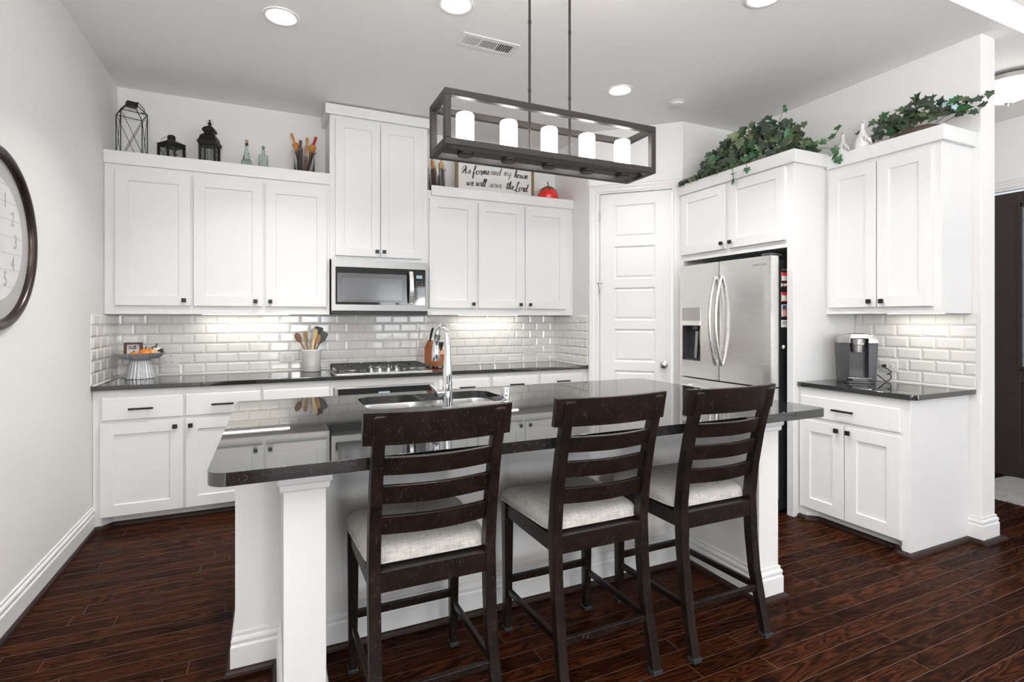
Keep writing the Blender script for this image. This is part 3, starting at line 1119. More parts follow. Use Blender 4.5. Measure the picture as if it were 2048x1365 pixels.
cabinet('white base cabinet with two drawers, ending at the pantry corner', (x, BF), 0, PX - .002 - x, 0, CT, BD,
        [(1.694 - x, 2.125 - x, .076, .671, 2.09 - x, .627), (2.150 - x, 2.588 - x, .076, .671, 2.19 - x, .627)],
        [(1.694 - x, 2.125 - x, .690, .848, 1.912 - x, .777), (2.150 - x, 2.588 - x, .690, .850, 2.37 - x, .783)], name='base_cabinet', toe=(0, 1))
m = MB(); m.sweep([(LX + .001, BF), (LX + .045, BF), (LX + .095, BF + .06), (PX - .095, BF + .06), (PX - .045, BF), (PX, BF)], SHO, side=-1)
struct(m.build('trim_6', 'shoe_wood'))

# worktops
m = MB()
m.prism([(LX + .001, 4.087), (PX + .0, 4.087), (PX - .001, BY - .001), (LX + .001, BY - .001)], .884, .914)
tag(m.build('countertop', 'granite', bevel=.004), 'long polished black granite worktop along the tiled back wall', 'countertop')


# right hand side -------------------------------------------------------
RZ = R(-90)
# tall fridge surround
o = thing('fridge_surround', 'white tall panels and two-door cabinet built around the refrigerator', 'cabinet', (3.20, 3.505, 0), RZ)
# local x runs towards -Y, local y towards +X
SW = 3.505 - 2.433
DP = RX - 3.20 - .001
m = MB(); m.box((SW - .05, 0, 0), (SW, DP, UT)); m.box((0, 0, 0), (.03, .05, 1.83))
m.build('side_panel', 'cabinet_white', o, local=True, bevel=.0015, seg=1)
m = MB(); m.box((0, 0, 1.83), (SW - .05, DP, UT)); m.build('body', 'cabinet_white', o, local=True)
for (a, b, kx) in ((3.487, 3.003, 3.03), (2.970, 2.487, 2.945)):
    m = MB(); shaker(m, 3.505 - a, 3.505 - b, 1.880, 2.385, .07)
    dr = m.build('door', 'cabinet_white', o, local=True)
    knob(dr, 3.505 - kx, 1.925)
crown('white crown board around the top of the refrigerator cabinet, under the bushy ivy', [(RX - .33, 2.4325), (3.1995, 2.4325), (3.1995, PB[1] - .002)], 2.395, 2.482, side=1)

# right upper and base cabinets
x0 = 2.4315
cabinet('white two-door wall cabinet over the coffee maker', (3.53, x0), RZ, x0 - 1.735, 1.372, UT, RX - 3.53 - .001,
        [(x0 - 2.402, x0 - 2.088, 1.415, 2.35, x0 - 2.122, 1.452), (x0 - 2.081, x0 - 1.775, 1.415, 2.35, x0 - 2.046, 1.452)], rail=.068)
crown('white crown board around the top of the coffee nook cabinet', [(RX - .001, 1.7345), (3.5295, 1.7345), (3.5295, 2.408)], 2.375, 2.462, t=.024, side=1)
cabinet('white base cabinet with one wide drawer over two doors, under the coffee maker', (3.262, x0), RZ, x0 - 1.752, 0, CT, RX - 3.262 - .001,
        [(x0 - 2.420, x0 - 2.120, .080, .668, x0 - 2.157, .634), (x0 - 2.114, x0 - 1.797, .080, .668, x0 - 2.085, .634)],
        [(x0 - 2.415, x0 - 1.797, .690, .828, x0 - 2.115, .762)], name='base_cabinet', toe=(1, 1))
m = MB(); m.prism([(RX - .001, 2.431), (RX - .001, 1.715), (3.28, 1.715), (3.262, 1.718), (3.247, 1.728), (3.237, 1.742), (3.234, 1.76), (3.234, 2.431)][::-1], .884, .914)
tag(m.build('countertop', 'granite', bevel=.004), 'short polished black granite worktop under the coffee maker', 'countertop')
SR = [(3.262, 2.4325), (3.262, 2.388), (3.322, 2.336), (3.322, 1.847), (3.262, 1.797), (3.262, 1.752), (RX - .018, 1.752), (RX - .018, RE - .018), (RX + .173, RE - .018), (RX + .173, PB[1])]
m = MB(); m.sweep(SR, SHO, side=-1)
struct(m.build('trim_7', 'shoe_wood'))

# ------------------------------------------------------------------ bevelled subway tile
TW, TH_, GR = .1524, .0762, .0022


def tiles(m, mtx, L, z0, z1, first=0.0, cut=()):
    """wall along local x, facing -y"""
    row = 0
    z = z0
    while z < z1 - .012:
        h = min(TH_, z1 - z)
        xs = first - (TW / 2 if row % 2 else 0)
        while xs < L:
            a, b = max(0, xs), min(L, xs + TW)
            if b - a > .012:
                g = GR / 2
                A, B, C, D = a + g, b - g, z + g, z + h - g
                ia = .014 if xs >= -1e-6 else .0005
                ib = .014 if xs + TW <= L + 1e-6 else .0005
                it = .012 if h > .07 else .0005
                v = [(A, -.001, C), (B, -.001, C), (B, -.001, D), (A, -.001, D),
                     (A, -.004, C), (B, -.004, C), (B, -.004, D), (A, -.004, D),
                     (A + ia, -.0082, C + .012), (B - ib, -.0082, C + .012), (B - ib, -.0082, D - it), (A + ia, -.0082, D - it)]
                f = [(8, 9, 10, 11)]
                for k in (0, 4):
                    for j in range(4):
                        f.append((k + j, k + (j + 1) % 4, k + 4 + (j + 1) % 4, k + 4 + j))
                m.add(v, f, mtx)
            xs += TW
        z += TH_
        row += 1


bs = thing('tile_backsplash', 'long glossy white subway tile backsplash running above the back worktop', 'backsplash', (LX, BY, .914))
m = MB()
tiles(m, Matrix.Translation((LX, BY - .001, 0)), PX - LX, .918, UB - .001, first=-.05)
tiles(m, Matrix.Translation((LX + .001, 4.075, 0)) @ Matrix.Rotation(R(90), 4, 'Z'), BY - 4.075, .918, UB - .001, first=-.04)
tiles(m, Matrix.Translation((PX - .001, BY, 0)) @ Matrix.Rotation(R(-90), 4, 'Z'), BY - 4.10, .918, UB - .001, first=-.06)
m.build('tile', 'tile_white', bs)
m = MB(); m.box((LX + .0005, BY - .0022, .9145), (PX - .0005, BY - .0005, UB - .001)); m.box((LX + .0005, 4.075, .9145), (LX + .0022, BY - .001, UB - .001)); m.box((PX - .0022, 4.10, .9145), (PX - .0005, BY - .001, UB - .001))
m.build('grout', 'grout', bs)
m = MB(); m.sweep([(LX + .008, 4.09), (LX + .008, BY - .008), (PX - .008, BY - .008), (PX - .008, 4.10)], [(0, .9142), (.006, .9142), (.004, .919), (0, .921)], side=-1)
m.build('caulk', 'caulk', bs)
bs2 = thing('tile_backsplash', 'small glossy white subway tile backsplash behind the coffee maker', 'backsplash', (RX, 2.43, .914))
m = MB()
tiles(m, Matrix.Translation((RX - .001, 2.4315, 0)) @ Matrix.Rotation(R(-90), 4, 'Z'), 2.4315 - 1.715, .918, 1.371, first=-.03)
m.build('tile', 'tile_white', bs2)
m = MB(); m.box((RX - .0022, 1.715, .9145), (RX - .0005, 2.4315, 1.371)); m.build('grout', 'grout', bs2)
m = MB(); m.sweep([(RX - .008, 2.4315), (RX - .008, 1.715)], [(0, .9142), (.006, .9142), (.004, .919), (0, .921)], side=-1); m.build('caulk', 'caulk', bs2)


def outlet(label, c, rz):
    o = thing('outlet', label, 'outlet', c, rz, None)
    m = MB(); m.box((-.060, -.006, -.038), (.060, 0, .038)); m.build('cover_plate', 'outlet_white', o, local=True, bevel=.003)
    for s in (-1, 1):
        m = MB()
        m.lathe([(.0165, 0), (.0165, .003), (.0001, .0032)], 20, mtx=Matrix.Translation((s * .0195, -.006, 0)) @ Matrix.Rotation(R(90), 4, 'X'))
        r = m.build('receptacle', 'outlet_white', o, local=True)
        m = MB()
        m.box((s * .0195 - .007, -.0100, .004), (s * .0195 - .001, -.0090, .0062)); m.box((s * .0195 - .007, -.0100, -.0062), (s * .0195 - .001, -.0090, -.004))
        m.box((s * .0195 + .005, -.0100, -.002), (s * .0195 + .009, -.0090, .002))
        m.build('slot', 'slot_dark', r, local=True)
    return o


outlet('white outlet on the tile beside the cake stand', (-.711, BY - .0094, 1.012), 0)
outlet('white outlet on the tile just left of the utensil crock', (.113, BY - .0094, 1.022), 0)
outlet('white outlet on the tile behind the knife block', (1.47, BY - .0094, 1.022), 0)
outlet('white outlet on the tile nearest the pantry corner', (2.34, BY - .0094, 1.020), 0)
outlet('white outlet with a black plug, beside the coffee maker', (RX - .0094, 2.205, 1.016), RZ)

# ------------------------------------------------------------------ microwave
brushed('steel_dark', (0.27, 0.265, 0.26), (5, 5, 700), 0.33)
mw = thing('microwave', 'stainless over-the-range microwave with black glass door', 'microwave', (.420, 4.312, 1.375))
w, h = .765, .432
m = MB(); m.box((0, .012, .012), (w, BY - 4.312 - .001, h)); m.build('case', 'black_plastic', mw, local=True, bevel=.002)
m = MB()
m.prism([(p[0], p[1]) for p in round_rect(0, .028, w, h, .006, 3)], 0, .022, holes=[round_rect(.030, .078, w - .016, h - .058, .006, 3)[::-1]], mtx=Matrix.Translation((0, .012, 0)) @ Matrix.Rotation(R(90), 4, 'X'))
m.build('front_frame', 'steel_dark', mw, local=True, bevel=.001)
m = MB(); m.box((.030, -.004, .078), (.620, .012, h - .058)); gl = m.build('door_glass', 'black_glass', mw, local=True)
m = MB()
m.prism(round_rect(.044, .098, .590, h - .105, .008, 3), 0, .0006, mtx=Matrix.Translation((0, -.004, 0)) @ Matrix.Rotation(R(90), 4, 'X'))
m.build('window_border', 'microwave_window_rim', gl, local=True)
m = MB()
m.prism(round_rect(.080, .116, .552, h - .142, .006, 3), 0, .0010, mtx=Matrix.Translation((0, -.0046, 0)) @ Matrix.Rotation(R(90), 4, 'X'))
m.build('window', 'microwave_window', gl, local=True)
m = MB(); m.box((.620, -.0035, .078), (w - .016, .012, h - .058)); cp = m.build('control_panel', 'black_glass', mw, local=True)
m = MB(); m.box((.672, -.0042, .300), (.722, -.0034, .326)); m.build('display', 'lcd', cp, local=True)
m = MB()
for i in range(9):
    for j in range(3):
        zz = .272 - i * .0185 - (.006 if i > 2 else 0) - (.008 if i > 6 else 0)
        if i == 8 and j == 1: continue
        m.box((.672 + j * .021, -.0040, zz), (.672 + j * .021 + (.008 if i < 3 else .004), -.0034, zz + .0045))
m.build('button_print', 'key_print', cp, local=True)
m = MB()
pts = []
for i in range(13):
    t = i / 12
    pts.append((-.030 - .028 * math.sin(PI * t), .092 + t * .262))
o_ = len(m.v)
for (y, z) in pts:
    for (dx, dy) in ((-.019, .004), (-.014, -.003), (.014, -.003), (.019, .004), (.014, .008), (-.014, .008)):
        m.v.append(Vector((.622 + dx, y + dy, z)))
for i in range(12):
    for j in range(6):
        m.f.append((o_ + i * 6 + j, o_ + i * 6 + (j + 1) % 6, o_ + (i + 1) * 6 + (j + 1) % 6, o_ + (i + 1) * 6 + j))
m.f.append(tuple(o_ + j for j in range(6))); m.f.append(tuple(o_ + 72 + j for j in range(6)))
for z in (.100, .345):
    m.box((.612, -.034, z - .008), (.632, -.003, z + .008))
m.build('handle', 'steel', mw, local=True, smooth=True, angle=35)
m = MB(); m.box((.01, .0, .0), (w - .01, .30, .028)); m.build('bottom_vent', 'cast_iron', mw, local=True, bevel=.003)

# ------------------------------------------------------------------ built-in oven
ov = thing('oven', 'built-in oven below the cooktop, steel trim and black glass, clock reading 11:37', 'oven', (.4195, 4.098, .125))
w, h = .762, .698
m = MB(); m.box((.012, .03, 0), (w - .012, .55, h - .015)); m.build('case', 'black_plastic', ov, local=True)
m = MB()
m.prism(round_rect(0, h - .155, w, h, .003, 2), 0, .022, holes=[round_rect(.026, h - .125, w - .012, h - .012, .002, 2)[::-1]], mtx=Matrix.Translation((0, .022, 0)) @ Matrix.Rotation(R(90), 4, 'X'))
m.build('trim_frame', 'steel', ov, local=True, bevel=.001)
m = MB(); m.box((.026, .006, h - .125), (w - .012, .02, h - .012)); cp = m.build('control_panel', 'black_glass', ov, local=True)
m = MB(); m.box((.325, .0052, h - .098), (.412, .0058, h - .045)); dp = m.build('clock_display', 'display_glow', cp, local=True)
m = MB(); m.mesh_in(text_mesh('11:37', .044), Matrix.Translation((.368, .0048, h - .076)) @ Matrix.Rotation(R(90), 4, 'X')); m.build('clock_digits', 'digit_glow', dp, local=True)
m = MB()
for xx in (.17, .20, .23, .25, .28, .44, .47, .50, .56): m.box((xx, .0054, h - .080), (xx + .012, .0058, h - .076))
m.build('button_print', 'key_print', cp, local=True)
m = MB(); m.box((.0, 0, .02), (w, .02, h - .165)); dr = m.build('door', 'steel', ov, local=True, bevel=.002)
m = MB(); m.box((.09, -.002, .12), (w - .09, .0, h - .30)); m.build('window', 'black_glass', dr, local=True)
m = MB(); m.tube([(.06, -.045, h - .215), (w - .06, -.045, h - .215)], .011, 12)
for xx in (.09, w - .09): m.tube([(xx, -.045, h - .215), (xx, 0, h - .215)], .008, 8)
m.build('handle', 'steel', dr, local=True)

# ------------------------------------------------------------------ cooktop
ck = thing('cooktop', 'gas cooktop with black grates and steel tray set in the back worktop', 'cooktop', (.430, 4.125, .9145))
w, d = .752, .515
m = MB(); m.prism(round_rect(0, 0, w, d, .012, 4), 0, .010); m.build('tray', 'steel', ck, local=True, bevel=.003)
burn = [(.14, .14, .040), (.14, .38, .034), (w - .14, .14, .034), (w - .14, .38, .040), (w / 2, .36, .05)]
for (bx, by, br_) in burn:
    m = MB(); m.lathe([(br_ + .02, .0), (br_ + .012, .008), (br_, .010), (br_, .018)], 24, c=(bx, by, .010)); b_ = m.build('burner', 'nickel', ck, local=True, smooth=True, angle=40)
    m = MB(); m.lathe([(br_ * .9, .0), (br_ * .9, .007), (br_ * .7, .010), (.0001, .010)], 24, c=(bx, by, .028)); m.build('burner_cap', 'cast_iron', b_, local=True, smooth=True, angle=40)


def grate(x0, x1, y0, y1, cx, cys):
    m = MB()
    b, z, hh = .011, .044, .014
    for (p, q) in (((x0, y0), (x1, y0)), ((x0, y1), (x1, y1)), ((x0, y0), (x0, y1)), ((x1, y0), (x1, y1))):
        m.bar((p[0], p[1], z), (q[0], q[1], z), b, hh)
    for cy in cys:
        m.bar((x0, cy, z), (cx - .025, cy, z), b, hh); m.bar((cx + .025, cy, z), (x1, cy, z), b, hh)
        m.bar((cx, cy - .11, z), (cx, cy - .025, z), b, hh); m.bar((cx, cy + .025, z), (cx, cy + .11, z), b, hh)
    for kk in (1, 2, 4, 5):
        yy_ = y0 + (y1 - y0) * kk / 6
        m.bar((x0, yy_, z), (x0 + (x1 - x0) * .36, yy_, z), b * .8, hh); m.bar((x1 - (x1 - x0) * .36, yy_, z), (x1, yy_, z), b * .8, hh)
    if len(cys) > 1:
        m.bar((x0, (y0 + y1) / 2, z), (x1, (y0 + y1) / 2, z), b, hh)
    for xx in (x0, x1):
        for yy in (y0, y1):
            m.box((xx - .008, yy - .008, .010), (xx + .008, yy + .008, .040))
    m.build('grate', 'cast_iron', ck, local=True, bevel=.002, seg=1)


grate(.02, .248, .03, d - .02, .14, (.14, .38))
grate(w - .248, w - .02, .03, d - .02, w - .14, (.14, .38))
grate(.272, w - .272, .225, d - .02, w / 2, (.36,))
for i in range(4):
    kx = .275 + i * .068
    m = MB(); m.lathe([(.021, 0), (.021, .006), (.015, .012), (.014, .026), (.0001, .027)], 20, c=(kx, .085, .010))
    m.box((kx - .005, .072, .034), (kx + .005, .098, .056))
    m.build('knob', 'chrome', ck, local=True, bevel=.002)

# ------------------------------------------------------------------ island
isl = thing('kitchen_island', 'white textured kitchen island base with two end wing walls', 'kitchen island', (1.12, 2.25, 0))
m = MB(); m.box((-.128, 2.25, 0), (2.37, 3.005, .655)); m.prism([(-.128, 2.25), (2.37, 2.25), (2.37, 3.005), (-.128, 3.005)], .655, .873, holes=[[(.375, 2.47), (.375, 2.96), (1.185, 2.96), (1.185, 2.47)]]); m.build('body', 'wall_paint', isl)
for (a, b) in ((.031, .158), (2.098, 2.228)):
    m = MB(); m.box((a, 1.775, 0), (b, 2.2495, .873)); wg = m.build('wing_wall', 'wall_paint', isl, bevel=.004)
    pr = [(0, .800), (.006, .800), (.010, .806), (.010, .822), (.016, .828), (.018, .838), (.014, .846), (.022, .856), (.022, .873), (0, .873)]
    m = MB(); m.sweep([(a, 2.249), (a, 1.775), (b, 1.775), (b, 2.249)], pr, side=-1); m.build('capital_moulding', 'trim_white', wg)
pth = [(-.128, 3.0), (-.128, 2.25), (.031, 2.25), (.031, 1.775), (.158, 1.775), (.158, 2.25), (2.098, 2.25), (2.098, 1.775), (2.228, 1.775), (2.228, 2.25), (2.37, 2.25), (2.37, 3.0)]
m = MB(); m.sweep(pth, BBP, side=-1); m.build('baseboard', 'trim_white', isl)
m = MB(); m.sweep(pth, [(.016 + a, b) for a, b in [(0, 0), (.018, 0), (.016, .010), (.010, .018), (.004, .021), (0, .021)]], side=-1); m.build('shoe_moulding', 'shoe_wood', isl)

SX0, SX1, SY0, SY1 = .410, 1.150, 2.505, 2.925
m = MB()
hole = round_rect(SX0, SY0, SX1, SY1, .085, 8)
m.prism(round_rect(-.166, 1.648, 2.402, 3.045, (.035, .03, .03, .055), 8), .875, .914, holes=[hole[::-1]])
tag(m.build('countertop', 'granite', bevel=.004), 'large polished black granite island top with rounded corners', 'countertop')

# sink: two bowls under the cutout
sk = thing('sink', 'undermount stainless double bowl sink in the island top', 'sink', ((SX0 + SX1) / 2, (SY0 + SY1) / 2, .874))


def bowl(x0, x1, y0, y1, depth, r):
    m = MB()
    levels = [(0, 0), (.004, -.02), (.008, -depth + .03), (.025, -depth + .006), (.05, -depth)]
    n = None
    o_ = len(m.v)
    for (i, z) in levels:
        loop = round_rect(x0 + i, y0 + i, x1 - i, y1 - i, max(.02, r - i), 6)
        n = len(loop)
        for p in loop: m.v.append(Vector((p[0], p[1], .872 + z)))
    for k in range(len(levels) - 1):
        for j in range(n):
            m.f.append((o_ + k * n + j, o_ + k * n + (j + 1) % n, o_ + (k + 1) * n + (j + 1) % n, o_ + (k + 1) * n + j))
    m.f.append(tuple(o_ + (len(levels) - 1) * n + j for j in range(n)))
    return m


b1 = (SX0 + .005, .775, SY0 + .005, SY1 - .005)
b2 = (.805, SX1 - .005, SY0 + .005, SY1 - .005)
m = MB(); m.prism(round_rect(SX0 - .02, SY0 - .02, SX1 + .02, SY1 + .02, .09, 6), .868, .873, holes=[round_rect(b1[0], b1[2], b1[1], b1[3], .08, 6)[::-1], round_rect(b2[0], b2[2], b2[1], b2[3], .08, 6)[::-1]])
m.build('rim', 'sink_steel', sk)
m = bowl(b1[0], b1[1], b1[2], b1[3], .2, .08); m.build('bowl', 'sink_steel', sk, smooth=True, angle=50)
m = bowl(b2[0], b2[1], b2[2], b2[3], .2, .08); m.build('bowl', 'sink_steel', sk, smooth=True, angle=50)
for bb in (b1, b2):
    m = MB(); m.lathe([(.045, 0), (.04, .003), (.02, .003), (.0001, .001)], 20, c=((bb[0] + bb[1]) / 2, (bb[2] + bb[3]) / 2, .6725)); m.build('drain', 'chrome', sk)

# faucet
fx, fy = .763, 2.414
fa = thing('faucet', 'chrome pull-down faucet with high arched spout on the island', 'faucet', (fx, fy, .9145))
m = MB(); m.lathe([(.027, 0), (.027, .004), (.0245, .006), (.0235, .10), (.0215, .19), (.0165, .235), (.0155, .30)], 28, c=(fx, fy, .9145)); m.build('body', 'chrome', fa, smooth=True, angle=50)
rr_ = .098
pts = [(fx, fy, 1.19), (fx, fy, 1.207)] + [(fx, fy + rr_ - rr_ * math.cos(R(a)), 1.207 + rr_ * math.sin(R(a))) for a in range(10, 171, 10)] + [(fx, fy + 2 * rr_, 1.205)]
m = MB(); m.tube(pts, .0145, 16); m.build('spout', 'chrome', fa, smooth=True, angle=50)
m = MB(); m.lathe([(.0001, 0), (.019, .001), (.0215, .006), (.020, .05), (.0165, .075), (.0155, .09)], 24, c=(fx, fy + 2 * rr_ + .002, 1.122)); m.build('spray_head', 'chrome', fa, smooth=True, angle=50)
m = MB(); m.tube([(fx - .015, fy, .985), (fx - .058, fy - .004, .985)], .017, 18); hb = m.build('handle', 'chrome', fa, smooth=True, angle=40)
m = MB(); m.tube([(fx - .052, fy - .004, .992), (fx - .085, fy - .012, 1.028)], [.008, .006], 12); m.build('lever', 'chrome', hb, smooth=True, angle=40)
# soap dispenser
so = thing('air_gap_cap', 'short chrome cylinder cap beside the faucet on the island', 'sink fitting', (1.092, 2.464, .9145))
m = MB(); m.lathe([(.029, 0), (.029, .003), (.022, .005)], 24, c=(1.092, 2.464, .9145)); m.build('base_ring', 'chrome', so, smooth=True, angle=40)
m = MB(); m.lathe([(.0195, 0), (.0195, .064), (.0175, .068), (.0001, .069)], 28, c=(1.092, 2.464, .9195)); m.build('cap', 'chrome', so, smooth=True, angle=40)

# ------------------------------------------------------------------ stools
def make_stool(cx, cy_front):
    """local: back legs towards -y (camera), seat towards +y (island); origin under the seat centre"""
    st = thing('counter_stool', 'x', 'stool', (cx, 1.83, 0), 0, None)
    hw = .192
    for s in (-1, 1):
        # back leg and post: one continuous curved piece
        m = MB()
        prof = [(-.250, .0), (-.222, .12), (-.195, .25), (-.178, .40), (-.170, .56), (-.185, .70), (-.215, .85), (-.262, 1.02), (-.268, 1.036), (-.276, 1.044)]
        wd = [.016, .017, .019, .021, .022, .021, .020, .018, .015, .008]
        hx = [.019] * 8 + [.0185, .015]
        o_ = len(m.v)
        for (y, z), d_, xw in zip(prof, wd, hx):
            xc = s * (hw + (.004 if z < .2 else 0))
            for (dx, dy) in ((-xw, -d_), (xw, -d_), (xw, d_), (-xw, d_)):
                m.v.append(Vector((xc + dx, y + dy, z + .012)))
        for i in range(len(prof) - 1):
            for j in range(4):
                m.f.append((o_ + i * 4 + j, o_ + i * 4 + (j + 1) % 4, o_ + (i + 1) * 4 + (j + 1) % 4, o_ + (i + 1) * 4 + j))
        m.f.append((o_ + 3, o_ + 2, o_ + 1, o_)); k = o_ + (len(prof) - 1) * 4; m.f.append((k, k + 1, k + 2, k + 3))
        lg = m.build('leg', 'espresso_wood', st, local=True, bevel=.004)
        m = MB(); m.box((s * (hw + .004) - .021, -.270, 0), (s * (hw + .004) + .021, -.230, .018)); m.build('foot_cap', 'glider', lg, local=True, bevel=.002)
        # front leg
        m = MB()
        xo = s * (hw + .008)
        v = []
        for (z, e) in ((.010, .015), (.556, .021)):
            v += [(xo - e, .235 - e, z), (xo + e, .235 - e, z), (xo + e, .235 + e, z), (xo - e, .235 + e, z)]
        m.add(v, [(3, 2, 1, 0), (4, 5, 6, 7), (0, 1, 5, 4), (1, 2, 6, 5), (2, 3, 7, 6), (3, 0, 4, 7)])
        lg = m.build('leg', 'espresso_wood', st, local=True, bevel=.003)
        m = MB(); m.box((xo - .019, .216, 0), (xo + .019, .254, .016)); m.build('foot_cap', 'glider', lg, local=True, bevel=.002)
        # side apron and stretcher
        m = MB(); m.bar((s * (hw + .002), -.155, .525), (s * (hw + .010), .220, .525), .020, .062); m.build('side_apron', 'espresso_wood', st, local=True, bevel=.002)
        m = MB(); m.bar((s * (hw + .002), -.213, .192), (s * (hw + .008), .222, .175), .016, .026); m.build('stretcher', 'espresso_wood', st, local=True, bevel=.002)
    m = MB(); m.bar((-hw + .018, -.178, .524), (hw - .018, -.178, .524), .022, .066); m.build('back_apron', 'espresso_wood', st, local=True, bevel=.002)
    m = MB(); m.bar((-hw, .240, .525), (hw, .240, .525), .020, .062); m.build('front_apron', 'espresso_wood', st, local=True, bevel=.002)
    m = MB(); m.bar((-hw, .238, .215), (hw, .238, .215), .016, .030); m.build('stretcher', 'espresso_wood', st, local=True, bevel=.002)
    m = MB(); m.bar((-hw + .01, -.212, .192), (hw - .01, -.212, .192), .016, .024); m.build('stretcher', 'espresso_wood', st, local=True, bevel=.002)

    def slat(name, z0, z1, yc, x0, x1, bow, t, tilt):
        m = MB()
        n = 14
        for i in range(n + 1):
            u = i / n
            x = x0 + (x1 - x0) * u
            y = yc - bow * math.sin(PI * u) if bow > 0 else yc
            for (dz, dy) in ((z0, 0), (z1, -tilt)):
                m.v.append(Vector((x, y + dy - t / 2, dz))); m.v.append(Vector((x, y + dy + t / 2, dz)))
        for i in range(n):
            a, b = i * 4, (i + 1) * 4
            m.f += [(a, b, b + 2, a + 2), (a + 1, a + 3, b + 3, b + 1), (a, a + 1, b + 1, b), (a + 2, b + 2, b + 3, a + 3)]
        m.f += [(0, 2, 3, 1), (n * 4, n * 4 + 1, n * 4 + 3, n * 4 + 2)]
        return m.build(name, 'espresso_wood', st, local=True, bevel=.0025)
    slat('back_slat', .672, .732, -.178, -hw + .012, hw - .012, .026, .020, .012)
    slat('back_slat', .772, .832, -.196, -hw + .012, hw - .012, .028, .020, .014)
    slat('back_slat', .866, .924, -.218, -hw + .012, hw - .012, .030, .020, .016)
    slat('top_rail', .964, 1.066, -.236, -.238, .238, .034, .024, .020)
    m = MB(); m.prism([(-.180, -.170), (.180, -.170), (.205, .235), (-.205, .235)], .530, .557); m.build('seat_board', 'espresso_wood', st, local=True)
    # cushion
    m = MB()
    nx = 12
    lev = [(0, .556), (.0, .566), (-.005, .574), (.0, .596), (.018, .612), (.055, .624), (.12, .630)]
    n = None
    for (i, z) in lev:
        loop = round_rect(-.228 + i, -.150 + i * .8, .228 - i, .268 - i, max(.012, .045 - i * .3), 4)
        n = len(loop)
        for p in loop:
            xx, yy = p
            # narrower towards the back
            k = 1 - .13 * max(0, min(1, (.05 - yy) / .2))
            m.v.append(Vector((xx * k, yy, z)))
    for k in range(len(lev) - 1):
        for j in range(n):
            m.f.append((k * n + j, k * n + (j + 1) % n, (k + 1) * n + (j + 1) % n, (k + 1) * n + j))
    m.f.append(tuple(reversed(range(n)))); m.f.append(tuple((len(lev) - 1) * n + j for j in range(n)))
    cu = m.build('seat_cushion', 'linen', st, local=True, smooth=True, subsurf=1)
    m = MB()
    loop = [(p[0] * (1 - .13 * max(0, min(1, (.05 - p[1]) / .2))), p[1], .568) for p in round_rect(-.230, -.152, .230, .270, .045, 4)]
    m.tube(loop, .0035, 6, closed=True); m.build('piping', 'linen', cu, local=True, smooth=True)
    return st


s1 = make_stool(.478, 0)
s1['label'] = 'dark wooden counter stool with pale linen seat, leftmost of the three, by the sink'
s2 = copy_tree(s1); s2.location = (1.122, 1.832, 0)
s2['label'] = 'dark distressed wooden counter stool with pale linen seat, middle of the three'
s3 = copy_tree(s1); s3.location = (1.700, 1.822, 0)
s3['label'] = 'dark distressed wooden counter stool with pale linen seat, farthest right beside the refrigerator end'
for s in (s1, s2, s3): s['group'] = 'counter stools at the island'

# ------------------------------------------------------------------ chandelier
ch = thing('linear_chandelier', 'rectangular open frame bronze chandelier with five white glass shades', 'chandelier', (1.118, 2.06, CZ))
X0, X1, Y0, Y1, Z0, Z1 = .606, 1.630, 1.950, 2.168, 2.019, 2.237
b = .026
m = MB()
h_ = b / 2
for y in (Y0 + h_, Y1 - h_):
    for z in (Z0 + h_, Z1 - h_):
        m.box((X0, y - h_, z - h_), (X1, y + h_, z + h_))
for xx in (X0 + h_, X1 - h_):
    for z in (Z0 + h_, Z1 - h_):
        m.box((xx - h_, Y0 + b, z - h_), (xx + h_, Y1 - b, z + h_))
    for y in (Y0 + h_, Y1 - h_):
        m.box((xx - h_, y - h_, Z0 + b), (xx + h_, y + h_, Z1 - b))
m.build('frame', 'chandelier_bronze', ch, bevel=.0012, seg=1)
m = MB(); m.box((X0 + b, 2.059 - .03, Z0 + .006), (X1 - b, 2.059 + .03, Z0 + .020)); m.build('light_bar', 'chandelier_bronze', ch, bevel=.001, seg=1)
for xx in (1.025, 1.228):
    m = MB(); m.tube([(xx, 2.059, Z0 + .004), (xx, 2.059, CZ - .02)], .0058, 10)
    for z in (2.34, 2.64, 2.9): m.tube([(xx, 2.059, z - .008), (xx, 2.059, z + .008)], .0072, 10)
    m.build('rod', 'chandelier_bronze', ch, smooth=True, angle=40)
m = MB(); m.box((.98, 2.0, CZ - .025), (1.275, 2.12, CZ - .001)); m.build('canopy', 'chandelier_bronze', ch, bevel=.003)
for i in range(5):
    xx = .727 + i * .1978
    m = MB(); m.lathe([(.030, 0), (.034, .004), (.034, .012), (.018, .014)], 24, c=(xx, 2.059, Z0 - .006)); m.lathe([(.030, 0), (.030, .012)], 24, c=(xx, 2.059, Z0 + .020)); m.build('shade_holder', 'chandelier_bronze', ch, smooth=True, angle=40)
    m = MB(); m.lathe([(.033, 0), (.0375, .004), (.0375, .128), (.035, .136), (.029, .139), (.0285, .137), (.034, .132), (.0345, .006)], 28, c=(xx, 2.059, Z0 + .032)); m.build('glass_shade', 'shade_glow', ch, smooth=True, angle=40)

